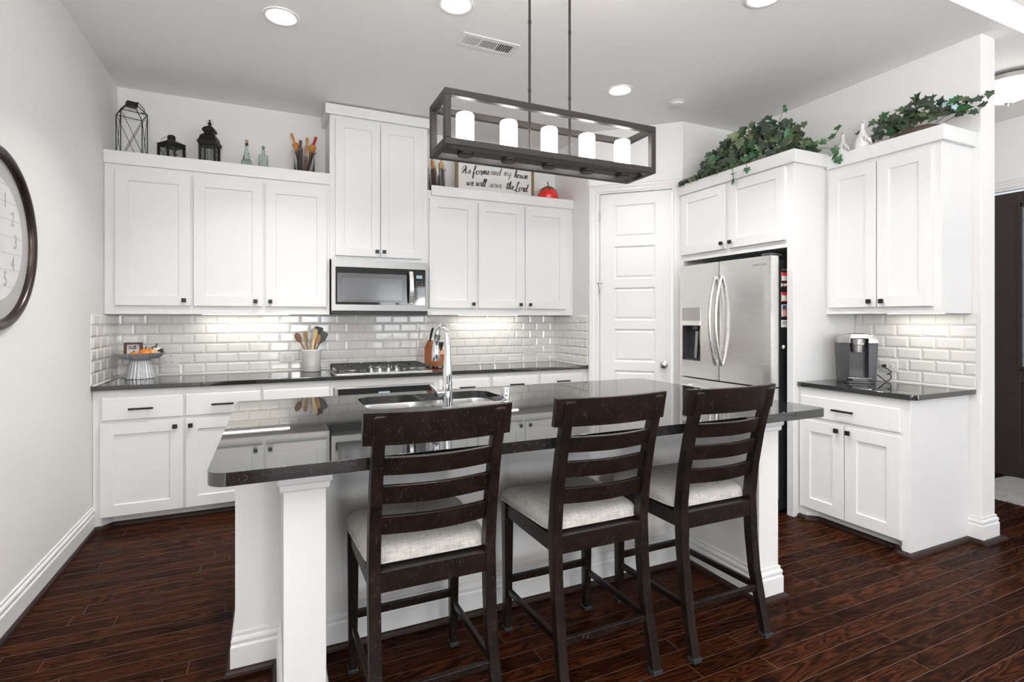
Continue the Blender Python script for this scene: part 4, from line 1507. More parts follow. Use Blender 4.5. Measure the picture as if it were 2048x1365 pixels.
# ------------------------------------------------------------------ ceiling fixtures
def can(x, y, label, power=None):
    o = thing('recessed_light', label, 'ceiling light', (x, y, CZ), 0, 'recessed ceiling lights')
    m = MB(); m.lathe([(.070, 0), (.098, 0), (.096, -.006), (.088, -.008), (.075, -.004), (.070, -.001)], 40, c=(x, y, CZ - .0005), close=True); m.build('trim_ring', 'ring_white', o, smooth=True, angle=50)
    m = MB(); m.lathe([(.0001, -.0015), (.0725, -.0015)], 40, c=(x, y, CZ)); m.v = m.v; m.build('lens', 'can_glow', o)
    l = bpy.data.lights.new('recessed_lamp', 'AREA'); l.shape = 'DISK'; l.size = .13; l.energy = power or CAN_POWER; l.color = WARM; l.spread = R(110)
    lo = bpy.data.objects.new('recessed_lamp', l); col.objects.link(lo); lo.location = (x, y, CZ - .012)


can(.046, 3.235, 'round recessed ceiling light above the left end, nearest the clock wall')
can(.907, 2.715, 'round recessed ceiling light cut by the top edge, beside the vent')
can(2.36, 3.228, 'round recessed ceiling light in front of the pantry door', 6)
can(2.37, 1.975, 'round recessed ceiling light at the top edge, right of the chandelier rods')
for (lx, ly, pw) in ((.5, -2.2, 90), (3.0, -2.6, 15)):  # unseen point lights added as fill from behind the camera
    l = bpy.data.lights.new('added_fill_light', 'POINT'); l.shadow_soft_size = .2; l.energy = pw; l.color = (1, .985, .96)
    lo = bpy.data.objects.new('added_fill_light', l); col.objects.link(lo); lo.location = (lx, ly, 1.6)
for (lx, ly, pw) in ((-.2, -.8, 125), (2.4, -1.5, 65)):      # unseen upward lights added to brighten the ceiling
    l = bpy.data.lights.new('added_ceiling_uplight', 'AREA'); l.shape = 'DISK'; l.size = .35; l.energy = pw; l.color = (1, .99, .97)
    lo = bpy.data.objects.new('added_ceiling_uplight', l); col.objects.link(lo); lo.location = (lx, ly, 1.8); lo.rotation_euler = (R(180), 0, 0)

o = thing('ceiling_vent', 'white rectangular louvred air vent in the ceiling', 'vent', (1.222, 3.03, CZ), R(0))
m = MB()
m.prism(round_rect(1.034, 2.955, 1.410, 3.107, .004, 2), CZ - .006, CZ - .0005, holes=[round_rect(1.065, 2.985, 1.165, 3.077, .002, 2)[::-1], round_rect(1.172, 2.985, 1.272, 3.077, .002, 2)[::-1], round_rect(1.279, 2.985, 1.379, 3.077, .002, 2)[::-1]])
m.build('frame', 'ring_white', o, bevel=.0015, seg=1)
m = MB(); m.box((1.06, 2.98, CZ - .0012), (1.385, 3.08, CZ - .0006)); m.build('duct', 'slot_dark', o)
m = MB()
for i in range(7):
    for (xb, s) in ((1.065, 1), (1.279, -1)):
        x_ = xb + .008 + i * .0142
        m.box((-.0045, 2.985, -.0008), (.0045, 3.077, .0008), Matrix.Translation((x_, 0, CZ - .0045)) @ Matrix.Rotation(R(35 * s), 4, 'Y'))
for i in range(6):
    y_ = 2.993 + i * .0152
    m.box((1.172, -.0068, -.0008), (1.272, .0068, .0008), Matrix.Translation((0, y_, CZ - .0045)) @ Matrix.Rotation(R(20), 4, 'X'))
m.build('louvre', 'ring_white', o)
m = MB(); m.lathe([(.060, 0), (.060, -.004), (.045, -.008), (.045, -.020), (.035, -.024), (.0001, -.024)], 32, c=(2.905, 3.222, CZ - .0005))
tag(m.build('smoke_detector', 'ring_white', smooth=True, angle=40), 'small round white smoke detector on the ceiling above the refrigerator', 'smoke detector')

o = thing('flush_ceiling_light', 'white glass bowl ceiling light with nickel rim in the foyer', 'ceiling light', (4.76, 1.93, CZ))
cx_, cy_ = 4.76, 1.93
m = MB(); m.lathe([(.0001, -.001), (.165, -.001), (.19, -.02), (.19, -.05), (.178, -.055), (.0001, -.055)], 40, c=(cx_, cy_, CZ)); m.build('rim', 'nickel', o, smooth=True, angle=40)
m = MB(); m.lathe([(.178, -.055), (.172, -.085), (.15, -.115), (.115, -.14), (.065, -.16), (.015, -.168), (.0001, -.168)], 40, c=(cx_, cy_, CZ)); m.build('glass_bowl', 'bowl_glow', o, smooth=True)
m = MB(); m.lathe([(.0001, -.166), (.014, -.168), (.022, -.174), (.010, -.182), (.008, -.192), (.0001, -.196)], 16, c=(cx_, cy_, CZ)); m.build('finial', 'nickel', o, smooth=True)
l = bpy.data.lights.new('foyer_bulb', 'POINT'); l.energy = 4; l.color = (1, .97, .93); l.shadow_soft_size = .15
lo = bpy.data.objects.new('foyer_bulb', l); col.objects.link(lo); lo.location = (cx_, cy_, CZ - .35)

# under cabinet light bars
for (label, a, rz, L) in (('thin light bar under the cabinets left of the microwave', (-.18, 4.60, UB), 0, .62),
                          ('thin light bar under the cabinets right of the microwave', (1.86, 4.60, UB), 0, .62),
                          ('thin light bar under the cabinet over the coffee maker', (3.735, 1.98, UB), R(90), .34)):
    o = thing('undercabinet_light', label, 'light bar', a, rz)
    m = MB(); m.box((-L / 2, -.014, .001), (L / 2, .014, .017)); m.build('housing', 'ring_white', o, local=True)
    m = MB(); m.box((-L / 2 + .01, -.010, -.001), (L / 2 - .01, .010, .001)); m.build('diffuser', 'strip_glow', o, local=True)
    area('undercabinet_lamp', (a[0], a[1], a[2] - .003), (0, 0, rz), L, .02, UNDER_POWER * (L / .62), (1, .955, .87))

# ------------------------------------------------------------------ refrigerator
fr = thing('refrigerator', 'stainless french door refrigerator with dispenser in the left door', 'refrigerator', (3.08, 3.391, 0), RZ)
FW = 3.391 - 2.515
m = MB(); m.box((.005, .085, .02), (FW - .005, RX - 3.08 - .02, 1.750)); cs = m.build('case', 'grey_plastic', fr, local=True, bevel=.004)
cs.data.materials.clear(); cs.data.materials.append(M['black_plastic'])
sp = .430


def fridge_door(name, x0, x1, z0, z1, hole=None):
    """slightly bowed front"""
    m = MB()
    n = 14
    def yb(x): return -.010 * math.sin(PI * (x / FW))
    if hole is None:
        segs = [(x0, x1, z0, z1)]
    else:
        hx0, hx1, hz0, hz1 = hole
        segs = [(x0, hx0, z0, z1), (hx1, x1, z0, z1), (hx0, hx1, z0, hz0), (hx0, hx1, hz1, z1)]
    for (a, b_, c, d_) in segs:
        k = max(2, int(n * (b_ - a) / (x1 - x0)))
        o_ = len(m.v)
        for i in range(k + 1):
            x = a + (b_ - a) * i / k
            # soften outer edges
            e = 0
            if x - x0 < .006 or x1 - x < .006: e = .004
            for (y, z) in ((yb(x) + e, c), (yb(x) + e, d_), (.078, d_), (.078, c)):
                m.v.append(Vector((x, y, z)))
        for i in range(k):
            p, q = o_ + i * 4, o_ + (i + 1) * 4
            for j in range(4):
                m.f.append((p + j, p + (j + 1) % 4, q + (j + 1) % 4, q + j))
        m.f.append((o_, o_ + 1, o_ + 2, o_ + 3)[::-1]); m.f.append(tuple(o_ + k * 4 + j for j in range(4)))
    return m.build(name, 'steel', fr, local=True, smooth=True, angle=30)


hx0, hx1 = 3.391 - 3.352, 3.391 - 3.150
ld = fridge_door('door', 0.0, sp - .003, .872, 1.772, (hx0, hx1, 1.005, 1.43))
rd = fridge_door('door', sp + .003, FW, .872, 1.772)
fz = fridge_door('freezer_drawer', 0.0, FW, .10, .862)
m = MB(); m.box((.02, .01, .02), (FW - .02, .08, .095)); m.build('kick_grille', 'black_plastic', fr, local=True)


def fridge_handle(parent, x, z0, z1, lean):
    m = MB()
    n = 18
    pts = []
    for i in range(n + 1):
        t = i / n
        pts.append((x + lean * (.010 * math.sin(PI * t)), -.012 - .062 * math.sin(PI * t) ** .8, z0 + (z1 - z0) * t))
    m.tube(pts, .0125, 12)
    m.build('handle', 'steel_vertical', parent, local=True, smooth=True, angle=50)


fridge_handle(ld, sp - .030, .990, 1.660, 0)
fridge_handle(rd, sp + .030, .990, 1.660, 0)
m = MB(); m.tube([(.08, -.05, .80), (FW - .08, -.05, .80)], .0125, 12)
for xx in (.1, FW - .1): m.tube([(xx, -.05, .80), (xx, .0, .80)], .010, 8)
m.build('handle', 'steel', fz, local=True)
# dispenser
m = MB(); m.box((hx0, -.010, 1.325), (hx1, .01, 1.43)); dp = m.build('dispenser_panel', 'silver_plastic', ld, local=True, bevel=.0015, seg=1)
m = MB()
m.box((hx0, -.012, 1.286), (hx1, .01, 1.325))
m.build('dispenser_lip', 'steel', ld, local=True, bevel=.002, seg=1)
m = MB()
m.box((hx0, .068, 1.005), (hx1, .076, 1.286)); m.box((hx0, -.004, 1.005), (hx0 + .004, .07, 1.286)); m.box((hx1 - .004, -.004, 1.005), (hx1, .07, 1.286))
m.box((hx0, -.004, 1.005), (hx1, .07, 1.012)); m.box((hx0, -.002, 1.28), (hx1, .07, 1.286))
cav = m.build('dispenser_cavity', 'grey_plastic', ld, local=True)
m = MB(); m.lathe([(.03, 0), (.034, -.02), (.02, -.035), (.014, -.04)], 16, c=((hx0 + hx1) / 2 + .02, .03, 1.282)); m.build('spout', 'grey_plastic', cav, local=True, smooth=True)
m = MB(); m.bar(((hx0 + hx1) / 2 + .005, .052, 1.24), ((hx0 + hx1) / 2 - .02, .058, 1.02), .03, .006, up=(0, 1, 0)); m.bar(((hx0 + hx1) / 2 + .06, .035, 1.27), ((hx0 + hx1) / 2 + .058, .045, 1.13), .03, .008, up=(0, 1, 0)); m.build('paddle', 'silver_plastic', cav, local=True, bevel=.002)
m = MB()
for (xx, zz) in ((.02, 1.395), (.02, 1.36), (.12, 1.395), (.15, 1.36), (.09, 1.40)):
    m.box((hx0 + xx, -.0108, zz), (hx0 + xx + .02, -.0100, zz + .003))
m.build('button_print', 'key_print', dp, local=True)
m = MB(); m.mesh_in(text_mesh('SAMSUNG', .022, .0003, space=1.15), Matrix.Translation((FW - .085, -.0056, 1.715)) @ Matrix.Rotation(R(90), 4, 'X')); m.build('logo', 'nickel', rd, local=True)
for zz in (1.752,):
    m = MB(); m.box((FW - .085, .01, zz + .021), (FW - .012, .13, zz + .040)); m.build('hinge_cover', 'grey_plastic', fr, local=True, bevel=.004)
m = MB(); m.box((FW - .004, .079, .87), (FW + .001, .0845, 1.76)); m.build('gasket', 'grey_plastic', fr, local=True)

# magnets on the black case side (faces -Y at Y = 2.52)
MY = 2.5198


def magnet(name, label, x0, x1, z0, z1, material, cat='magnet'):
    o = thing(name, label, cat, ((x0 + x1) / 2, MY, (z0 + z1) / 2))
    m = MB(); m.box((x0, MY - .003, z0), (x1, MY, z1)); p = m.build('base', material, o)
    return o, p


def mz(y): # height on the case side for a photo row
    return 1.34 + (638 - y) / 1050 * 3.63


xa, xb = 3.185, 3.262
o, p = magnet('card_magnet', 'small red and white card magnet, topmost card on the fridge side', xa + .008, xb, mz(563), mz(545), 'magnet_white')
m = MB(); m.box((xa + .008, MY - .0036, mz(552)), (xb, MY - .003, mz(545))); m.box((xa + .008, MY - .0036, mz(563)), (xb, MY - .003, mz(561.5))); m.build('red_band', 'magnet_red', p)
o, p = magnet('paper_clip_magnet', 'small grey clip magnet above the top card on the fridge side', xa + .010, xb - .01, mz(541.5), mz(538), 'silver_plastic')
o, p = magnet('ambulance_magnet', 'white ambulance-shaped magnet with red stripe on the fridge side', xa + .004, xb, mz(574), mz(567), 'magnet_white')
m = MB(); m.box((xa + .008, MY - .0036, mz(573.6)), (xb, MY - .003, mz(572))); m.build('stripe', 'magnet_red', p)
m = MB()
for xx in (xa + .016, xa + .052): m.lathe([(.008, 0), (.008, .003), (.0001, .003)], 12, mtx=Matrix.Translation((xx, MY - .003, mz(574))) @ Matrix.Rotation(R(90), 4, 'X'))
m.build('wheel', 'slot_dark', p)
m = MB(); m.box((xa + .012, MY - .0036, mz(569.8)), (xa + .030, MY - .003, mz(567.6))); m.build('windscreen', 'slot_dark', p)
o, p = magnet('card_magnet', 'small red and white card magnet, between the ambulance and the flag', xa + .006, xb, mz(604), mz(585), 'magnet_white')
m = MB(); m.box((xa + .006, MY - .0036, mz(591)), (xb, MY - .003, mz(585))); m.box((xa + .006, MY - .0036, mz(604)), (xb, MY - .003, mz(602))); m.build('red_band', 'magnet_red', p)
o, p = magnet('flag_magnet', 'small american flag magnet on the fridge side', xa + .008, xb + .03, mz(634), mz(609.5), 'magnet_white')
m = MB(); m.box((xa + .014, MY - .0036, mz(620)), (xa + .055, MY - .003, mz(611))); m.build('canton', 'magnet_blue', p)
m = MB()
for y_ in (622.5, 626, 629.5, 632.7): m.box((xa + .014, MY - .0036, mz(y_ + .8)), (xb + .028, MY - .003, mz(y_ - .8)))
m.build('stripe', 'magnet_red', p)
o, p = magnet('sticker_magnet', 'white square magnet with round emblem, lowest square one on the fridge side', xa + .004, xb, mz(655), mz(640.5), 'magnet_white')
m = MB(); m.lathe([(.012, 0), (.012, .0006), (.009, .0006), (.009, 0)], 16, close=True, mtx=Matrix.Translation((xa + .024, MY - .003, mz(646))) @ Matrix.Rotation(R(90), 4, 'X')); m.box((xa + .043, MY - .0036, mz(645)), (xb - .006, MY - .003, mz(644))); m.box((xa + .043, MY - .0036, mz(648)), (xb - .006, MY - .003, mz(647)))
m.lathe([(.004, 0), (.004, .0006), (.0001, .0006)], 8, mtx=Matrix.Translation((xa + .024, MY - .003, mz(646))) @ Matrix.Rotation(R(90), 4, 'X'))
m.build('emblem', 'slot_dark', p)
m = MB(); m.lathe([(.014, 0), (.014, .004), (.010, .006), (.0001, .006)], 20, c=(0, 0, 0), mtx=Matrix.Translation((xa + .026, MY, mz(694.5))) @ Matrix.Rotation(R(90), 4, 'X'))
tag(m.build('button_magnet', 'magnet_white', smooth=True, angle=40), 'round white button magnet, lowest on the fridge side', 'magnet')

# ------------------------------------------------------------------ wall clock (on the left wall)
CY, CZc = 2.805, 1.672
ck = thing('wall_clock', 'large round wall clock with bronze rim and pale plank face', 'clock', (LX, CY, CZc))
CM = face_mtx((LX, CY, CZc), (1, 0, 0))      # local x = +Y, local y = up, local z = out
m = MB(); m.lathe([(.342, .004), (.342, .016), (.347, .026), (.355, .032), (.366, .033), (.376, .028), (.383, .018), (.386, .008), (.386, .001), (.342, .001)], 72, mtx=CM, close=True); m.build('rim', 'clock_bronze', ck, smooth=True, angle=50)
m = MB(); m.lathe([(.0001, .006), (.344, .006), (.344, .002), (.0001, .002)], 64, mtx=CM); fc = m.build('dial_border', 'clock_ring', ck)
m = MB(); m.lathe([(.0001, .011), (.262, .011), (.264, .008), (.264, .0062)], 64, mtx=CM); fc = m.build('dial', 'clock_face', ck)
m = MB()
for i in range(-3, 4):
    z = i * .072 + .02
    hx = math.sqrt(max(0, .26 ** 2 - z * z))
    m.box((-hx, z - .0008, .0111), (hx, z + .0008, .0116), CM)
m.build('plank_line', 'clock_ink', fc)
m = MB()
for i in range(12):
    a = R(90 - 30 * (i + 1))
    m.mesh_in(text_mesh(str(i + 1), .088, .0003), CM @ Matrix.Translation((.192 * math.cos(a), .192 * math.sin(a), .0122)) @ Matrix.Scale(.72, 4, (1, 0, 0)))
m.build('numeral', 'clock_ink', fc)
m = MB(); m.box((-.006, -.03, .013), (.006, .15, .015), CM @ Matrix.Rotation(R(60), 4, 'Z')); m.box((-.008, -.03, .015), (.008, .10, .017), CM @ Matrix.Rotation(R(28), 4, 'Z')); m.lathe([(.014, .012), (.014, .020), (.0001, .021)], 16, mtx=CM); m.build('hand', 'lantern_metal', ck)

# ------------------------------------------------------------------ on top of the left cabinets
DK = UT + .0005
# tall wire lantern
cx_, cy_ = -.918, 4.565
o = thing('wire_lantern', 'tall open black wire lantern, leftmost above the cabinets', 'lantern', (cx_, cy_, DK), R(22))
m = MB()
r0 = .078
Zs, Zt = .365, .425
cr_ = [(-r0, -r0), (r0, -r0), (r0, r0), (-r0, r0)]
for i in range(4):
    a, b_ = cr_[i], cr_[(i + 1) % 4]
    m.tube([(a[0], a[1], 0), (a[0], a[1], Zs)], .0032, 6)
    m.tube([(a[0], a[1], Zs), (b_[0], b_[1], Zs)], .0028, 6); m.tube([(a[0], a[1], .004), (b_[0], b_[1], .004)], .0032, 6)
    m.tube([(a[0], a[1], Zs), (a[0] * .42, a[1] * .42, Zt)], .0032, 6)
    m.tube([(a[0], a[1], .01), (b_[0], b_[1], Zs)], .0018, 6); m.tube([(b_[0], b_[1], .01), (a[0], a[1], Zs)], .0018, 6)
m.build('wire_frame', 'lantern_metal', o, local=True)
m = MB(); m.box((-.033, -.033, Zt - .002), (.033, .033, Zt + .028)); m.build('cap', 'lantern_metal', o, local=True, bevel=.002)
m = MB(); m.tube([(0.0, -.035, Zt + .02), (.03, -.045, Zt + .025), (.07, -.03, Zt - .01), (.075, 0, Zt - .03), (.06, .02, Zt - .02)], .003, 6); m.build('handle', 'lantern_metal', o, local=True)
# short lantern (turned 45 degrees)
o = thing('square_lantern', 'short square black metal lantern with crossed wires, second from the left', 'lantern', (-.675, 4.56, DK), R(38))
m = MB(); r0 = .058; Hh = .185
for (a, b_) in ((-1, -1), (1, -1), (1, 1), (-1, 1)): m.box((a * r0 - .007, b_ * r0 - .007, 0), (a * r0 + .007, b_ * r0 + .007, Hh))
for s in (-1, 1):
    m.box((-r0, s * r0 - .006, 0), (r0, s * r0 + .006, .014)); m.box((s * r0 - .006, -r0, 0), (s * r0 + .006, r0, .014))
    m.box((-r0, s * r0 - .006, Hh - .022), (r0, s * r0 + .006, Hh)); m.box((s * r0 - .006, -r0, Hh - .022), (s * r0 + .006, r0, Hh))
m.box((-r0, -r0, 0), (r0, r0, .006))
m.build('frame', 'lantern_metal', o, local=True)
m = MB()
for s in (-1, 1):
    for (p, q) in ((-1, 1), (1, -1)):
        m.tube([(p * r0, s * r0, .02), (q * r0, s * r0, Hh - .022)], .0014, 5); m.tube([(s * r0, p * r0, .02), (s * r0, q * r0, Hh - .022)], .0014, 5)
m.build('cross_wire', 'lantern_metal', o, local=True)
m = MB()
for s in (-1, 1): m.box((-r0, s * (r0 - .004), .014), (r0, s * (r0 - .0035), Hh - .02)); m.box((s * (r0 - .004), -r0, .014), (s * (r0 - .0035), r0, Hh - .02))
m.build('glass_pane', 'glass_clear', o, local=True)
m = MB(); m.add([(-.070, -.070, Hh), (.070, -.070, Hh), (.070, .070, Hh), (-.070, .070, Hh), (-.03, -.03, Hh + .022), (.03, -.03, Hh + .022), (.03, .03, Hh + .022), (-.03, .03, Hh + .022)], [(3, 2, 1, 0), (4, 5, 6, 7), (0, 1, 5, 4), (1, 2, 6, 5), (2, 3, 7, 6), (3, 0, 4, 7)]); m.build('roof', 'lantern_metal', o, local=True)
m = MB(); m.lathe([(.026, Hh + .02), (.026, Hh + .058), (.018, Hh + .066), (.0001, Hh + .067)], 12); m.build('chimney', 'lantern_metal', o, local=True)
m = MB(); m.tube([(-.026, 0, Hh + .045), (-.055, -.01, Hh + .035), (-.085, -.02, Hh + .006)], .0016, 5); m.build('handle', 'lantern_metal', o, local=True)
# ornate lantern
o = thing('ornate_lantern', 'ornate black pagoda-topped lantern with scrolled glass sides', 'lantern', (-.430, 4.56, DK), R(-12))
o.scale = (.80, .80, 1)
m = MB(); r0 = .062; Hh = .235
for (a, b_) in ((-1, -1), (1, -1), (1, 1), (-1, 1)): m.box((a * r0 - .010, b_ * r0 - .010, 0), (a * r0 + .010, b_ * r0 + .010, Hh))
for s in (-1, 1):
    m.box((-r0, s * r0 - .007, 0), (r0, s * r0 + .007, .03)); m.box((s * r0 - .007, -r0, 0), (s * r0 + .007, r0, .03))
    m.box((-r0, s * r0 - .007, Hh - .034), (r0, s * r0 + .007, Hh)); m.box((s * r0 - .007, -r0, Hh - .034), (s * r0 + .007, r0, Hh))
m.box((-.072, -.072, 0), (.072, .072, .010))
m.build('frame', 'lantern_metal', o, local=True, bevel=.0015, seg=1)
m = MB()
for s in (-1, 1): m.box((-r0, s * (r0 - .005), .02), (r0, s * (r0 - .0045), Hh - .02)); m.box((s * (r0 - .005), -r0, .02), (s * (r0 - .0045), r0, Hh - .02))
m.build('glass_pane', 'glass_clear', o, local=True)
m = MB()
for fc_ in range(4):
    mt = Matrix.Rotation(R(90 * fc_), 4, 'Z')
    def sp_(cx, cz, r, s, a0):
        pts = []
        for i in range(22):
            t = i / 21
            a = a0 + s * t * 2 * PI * 1.35
            rr = r * (1 - .62 * t)
            pts.append(mt @ Vector((cx + rr * math.cos(a), -r0, cz + rr * math.sin(a))))
        m.tube(pts, .0013, 4)
    for s in (-1, 1):
        for (cz, a0, d_) in ((.165, -90, 1), (.120, 90, -1), (.080, -90, 1), (.045, 90, -1)):
            sp_(s * .026, cz, .020, s * d_, R(a0))
    m.tube([mt @ Vector((0, -r0, .02)), mt @ Vector((0, -r0, Hh - .02))], .002, 4)
m.build('scroll', 'lantern_metal', o, local=True)


def square_lathe(m, prof):
    for (r, z) in prof:
        m.v += [Vector((-r, -r, z)), Vector((r, -r, z)), Vector((r, r, z)), Vector((-r, r, z))]
    for i in range(len(prof) - 1):
        for j in range(4): m.f.append((i * 4 + j, i * 4 + (j + 1) % 4, (i + 1) * 4 + (j + 1) % 4, (i + 1) * 4 + j))
    m.f.append((3, 2, 1, 0)); k = (len(prof) - 1) * 4; m.f.append((k, k + 1, k + 2, k + 3))
    return m


m = square_lathe(MB(), [(.078, Hh - .028), (.084, Hh - .004), (.078, Hh), (.070, Hh + .012), (.066, Hh + .030), (.056, Hh + .044), (.042, Hh + .052), (.038, Hh + .056), (.038, Hh + .072), (.050, Hh + .076), (.052, Hh + .088), (.040, Hh + .104), (.022, Hh + .116), (.010, Hh + .122)])
m.build('roof', 'lantern_metal', o, local=True)
m = MB(); m.lathe([(.010, Hh + .120), (.012, Hh + .126), (.017, Hh + .136), (.014, Hh + .147), (.006, Hh + .152), (.009, Hh + .158), (.005, Hh + .166), (.0001, Hh + .172)], 14); m.build('finial', 'lantern_metal', o, local=True, smooth=True)
m = MB(); m.tube([(.030 * math.cos(R(a)), 0, Hh + .140 + .028 * math.sin(R(a))) for a in range(0, 360, 20)], .0012, 5, closed=True); m.build('ring', 'lantern_metal', o, local=True)

# bottles
o = thing('glass_bottle', 'tiered pale green glass bottle with cork, left of the two', 'bottle', (-.180, 4.56, DK))
m = MB(); m.lathe([(.036, 0), (.041, .006), (.041, .108), (.038, .125), (.024, .136), (.022, .140), (.026, .150), (.026, .166), (.018, .176), (.020, .184), (.021, .194), (.014, .204), (.0105, .210), (.0105, .250), (.013, .252), (.013, .258), (.008, .258), (.008, .206), (.015, .19), (.022, .16), (.034, .122), (.038, .10), (.038, .008), (.0001, .006)], 26); m.build('glass', 'glass_green', o, local=True, smooth=True, angle=60)
m = MB(); m.lathe([(.0078, .244), (.0085, .262), (.0105, .268), (.011, .285), (.0001, .286)], 14); m.build('cork', 'cork', o, local=True)
o = thing('glass_bottle', 'slim textured pale green glass bottle, right of the two', 'bottle', (-.063, 4.56, DK))
m = MB(); m.lathe([(.031, 0), (.035, .005), (.035, .165), (.032, .180), (.016, .192), (.012, .198), (.012, .238), (.015, .240), (.015, .248), (.009, .248), (.009, .196), (.029, .176), (.032, .16), (.032, .008), (.0001, .006)], 26); m.build('glass', 'glass_green', o, local=True, smooth=True, angle=60)
m = MB(); m.lathe([(.0088, .236), (.0095, .258), (.0001, .259)], 14); m.build('stopper', 'silver_plastic', o, local=True)


def jar(label, cx, cy, r, h):
    m = MB(); m.lathe([(.0001, 0), (r * .82, 0), (r * .88, .006), (r * .9, h * .93), (r, h), (r + .004, h + .003), (r, h + .006), (r * .87, h * .94), (r * .85, .012), (.0001, .010)], 36, c=(cx, cy, DK))
    return tag(m.build('glass_jar', 'glass_clear', smooth=True, angle=60), label, 'jar')


def rolling_pin(label, p, direction, L, r, hl, mats, group=None, hr=.012, beads=False):
    p = Vector(p); d = Vector(direction).normalized()
    o = thing('rolling_pin', label, 'rolling pin', tuple(p), 0, group)
    q = d.to_track_quat('Z', 'Y').to_matrix().to_4x4()
    mt = Matrix.Translation(p) @ q
    m = MB(); m.lathe([(.0001, hl), (r * .8, hl), (r, hl + .008), (r * 1.03, hl + L / 2), (r, hl + L - .008), (r * .8, hl + L), (.0001, hl + L)], 20, mtx=mt); m.build('roller', mats[0], o, smooth=True, angle=50)
    if beads:
        pf = [(.0001, 0)]
        for i in range(4): pf += [(hr, .008 + i * .02), (hr * .75, .018 + i * .02)]
        pf += [(hr * .7, hl + .002), (.0001, hl + .002)]
    else:
        pf = [(.0001, 0), (hr * .8, .003), (hr * 1.1, .016), (hr * .9, .04), (hr * .65, hl - .012), (hr * .8, hl + .001), (.0001, hl + .001)]
    for fl in (0, 1):
        m = MB(); pp = pf if not fl else [(a, 2 * hl + L - b) for (a, b) in pf]
        m.lathe(pp, 14, mtx=mt); m.build('handle', mats[1], o, smooth=True, angle=50)
    return o


jx, jy = .236, 4.56
jar('wide clear glass jar left of the tall cabinet, full of rolling pins', jx, jy, .088, .245)
rolling_pin('amber rolling pin leaning left in the jar by the tall cabinet', (jx + .034, jy + .02, DK + .014), (-.34, .02, 1), .235, .026, .085, ('pin_amber', 'pin_amber'))
rolling_pin('dark brown rolling pin, shortest in the jar by the tall cabinet', (jx - .035, jy - .022, DK + .014), (.02, -.01, 1), .20, .022, .060, ('pin_brown', 'pin_brown'))
rolling_pin('slim tan rolling pin at the back of the jar by the tall cabinet', (jx + .01, jy + .052, DK + .014), (.04, -.03, 1), .23, .018, .070, ('pin_tan', 'pin_tan'))
rolling_pin('amber rolling pin with red beaded handles leaning right in the jar', (jx - .020, jy - .006, DK + .016), (.30, .0, 1), .225, .027, .080, ('pin_amber', 'pin_red'), beads=True)
jx = 1.345
jar('clear glass jar right of the tall cabinet, holding pale rolling pins', jx, jy, .078, .235)
rolling_pin('tan rolling pin leaning left in the jar beside the lettered sign', (jx + .02, jy + .018, DK + .014), (-.20, .0, 1), .20, .022, .06, ('pin_tan', 'pin_amber'))
rolling_pin('tan rolling pin upright at the right of the jar beside the lettered sign', (jx + .022, jy - .03, DK + .014), (.03, .0, 1), .22, .024, .06, ('pin_tan', 'pin_tan'))
rolling_pin('amber rolling pin crossing behind in the jar beside the lettered sign', (jx - .03, jy + .008, DK + .014), (-.02, .06, 1), .24, .016, .06, ('pin_amber', 'pin_amber'))

# lettered sign
SXa, SXb, SYf, SZt = 1.533, 2.335, 4.600, 2.865
o = thing('lettered_sign', 'framed white sign lettered As for me and my house we will serve the Lord', 'sign', ((SXa + SXb) / 2, SYf, DK))
m = MB(); m.box((SXa + .02, SYf + .004, DK + .015), (SXb - .02, SYf + .014, SZt - .015)); bd = m.build('board', 'sign_white', o)
m = MB()
for (a, b_) in (((SXa, DK), (SXa + .024, SZt)), ((SXb - .024, DK), (SXb, SZt)), ((SXa, DK), (SXb, DK + .02)), ((SXa, SZt - .022), (SXb, SZt))):
    m.box((a[0], SYf - .008, a[1]), (b_[0], SYf + .016, b_[1]))
m.build('frame', 'sign_wood', o, bevel=.001, seg=1)
SM = face_mtx((0, SYf + .0035, 0), (0, -1, 0))   # local x = +X, local y = Z
TS = .0352
m = MB()
x_ = script(m, 'As for', 1.590, 2.690, TS * 1.08, SM, .13)
x_ = script(m, 'me', x_ + .002, 2.700, TS, SM, .14)
m.build('lettering', 'sign_ink', bd)
m = MB(); x_ = script(m, 'and', x_ + .012, 2.705, TS, SM, .14); x_ = script(m, 'my', x_ + .028, 2.712, TS, SM, .11); m.build('lettering', 'sign_ink_light', bd)
m = MB(); x2 = script(m, 'house', x_ + .030, 2.705, TS * .98, SM, .14)
m.build('lettering', 'sign_ink', bd); m = MB()
y2 = script(m, 'we', 1.640, 2.580, TS, SM, .14)
y2 = script(m, 'will', y2 + .022, 2.585, TS, SM, .14)
m.build('lettering', 'sign_ink', bd)
m = MB(); y2 = script(m, 'serve', y2 + .035, 2.585, TS * .95, SM, .14); m.build('lettering', 'sign_ink_light', bd)
m = MB(); y2 = script(m, 'the', y2 + .045, 2.585, TS, SM, .14); y2 = script(m, 'Lord', y2 + .010, 2.578, TS * 1.05, SM, .14)
m.build('lettering', 'sign_ink', bd); m = MB()
m.mesh_in(text_mesh('JOSHUA 24:15', .026, .0002), SM @ Matrix.Translation((1.99, 2.538, 0))); m.build('lettering', 'sign_ink', bd)

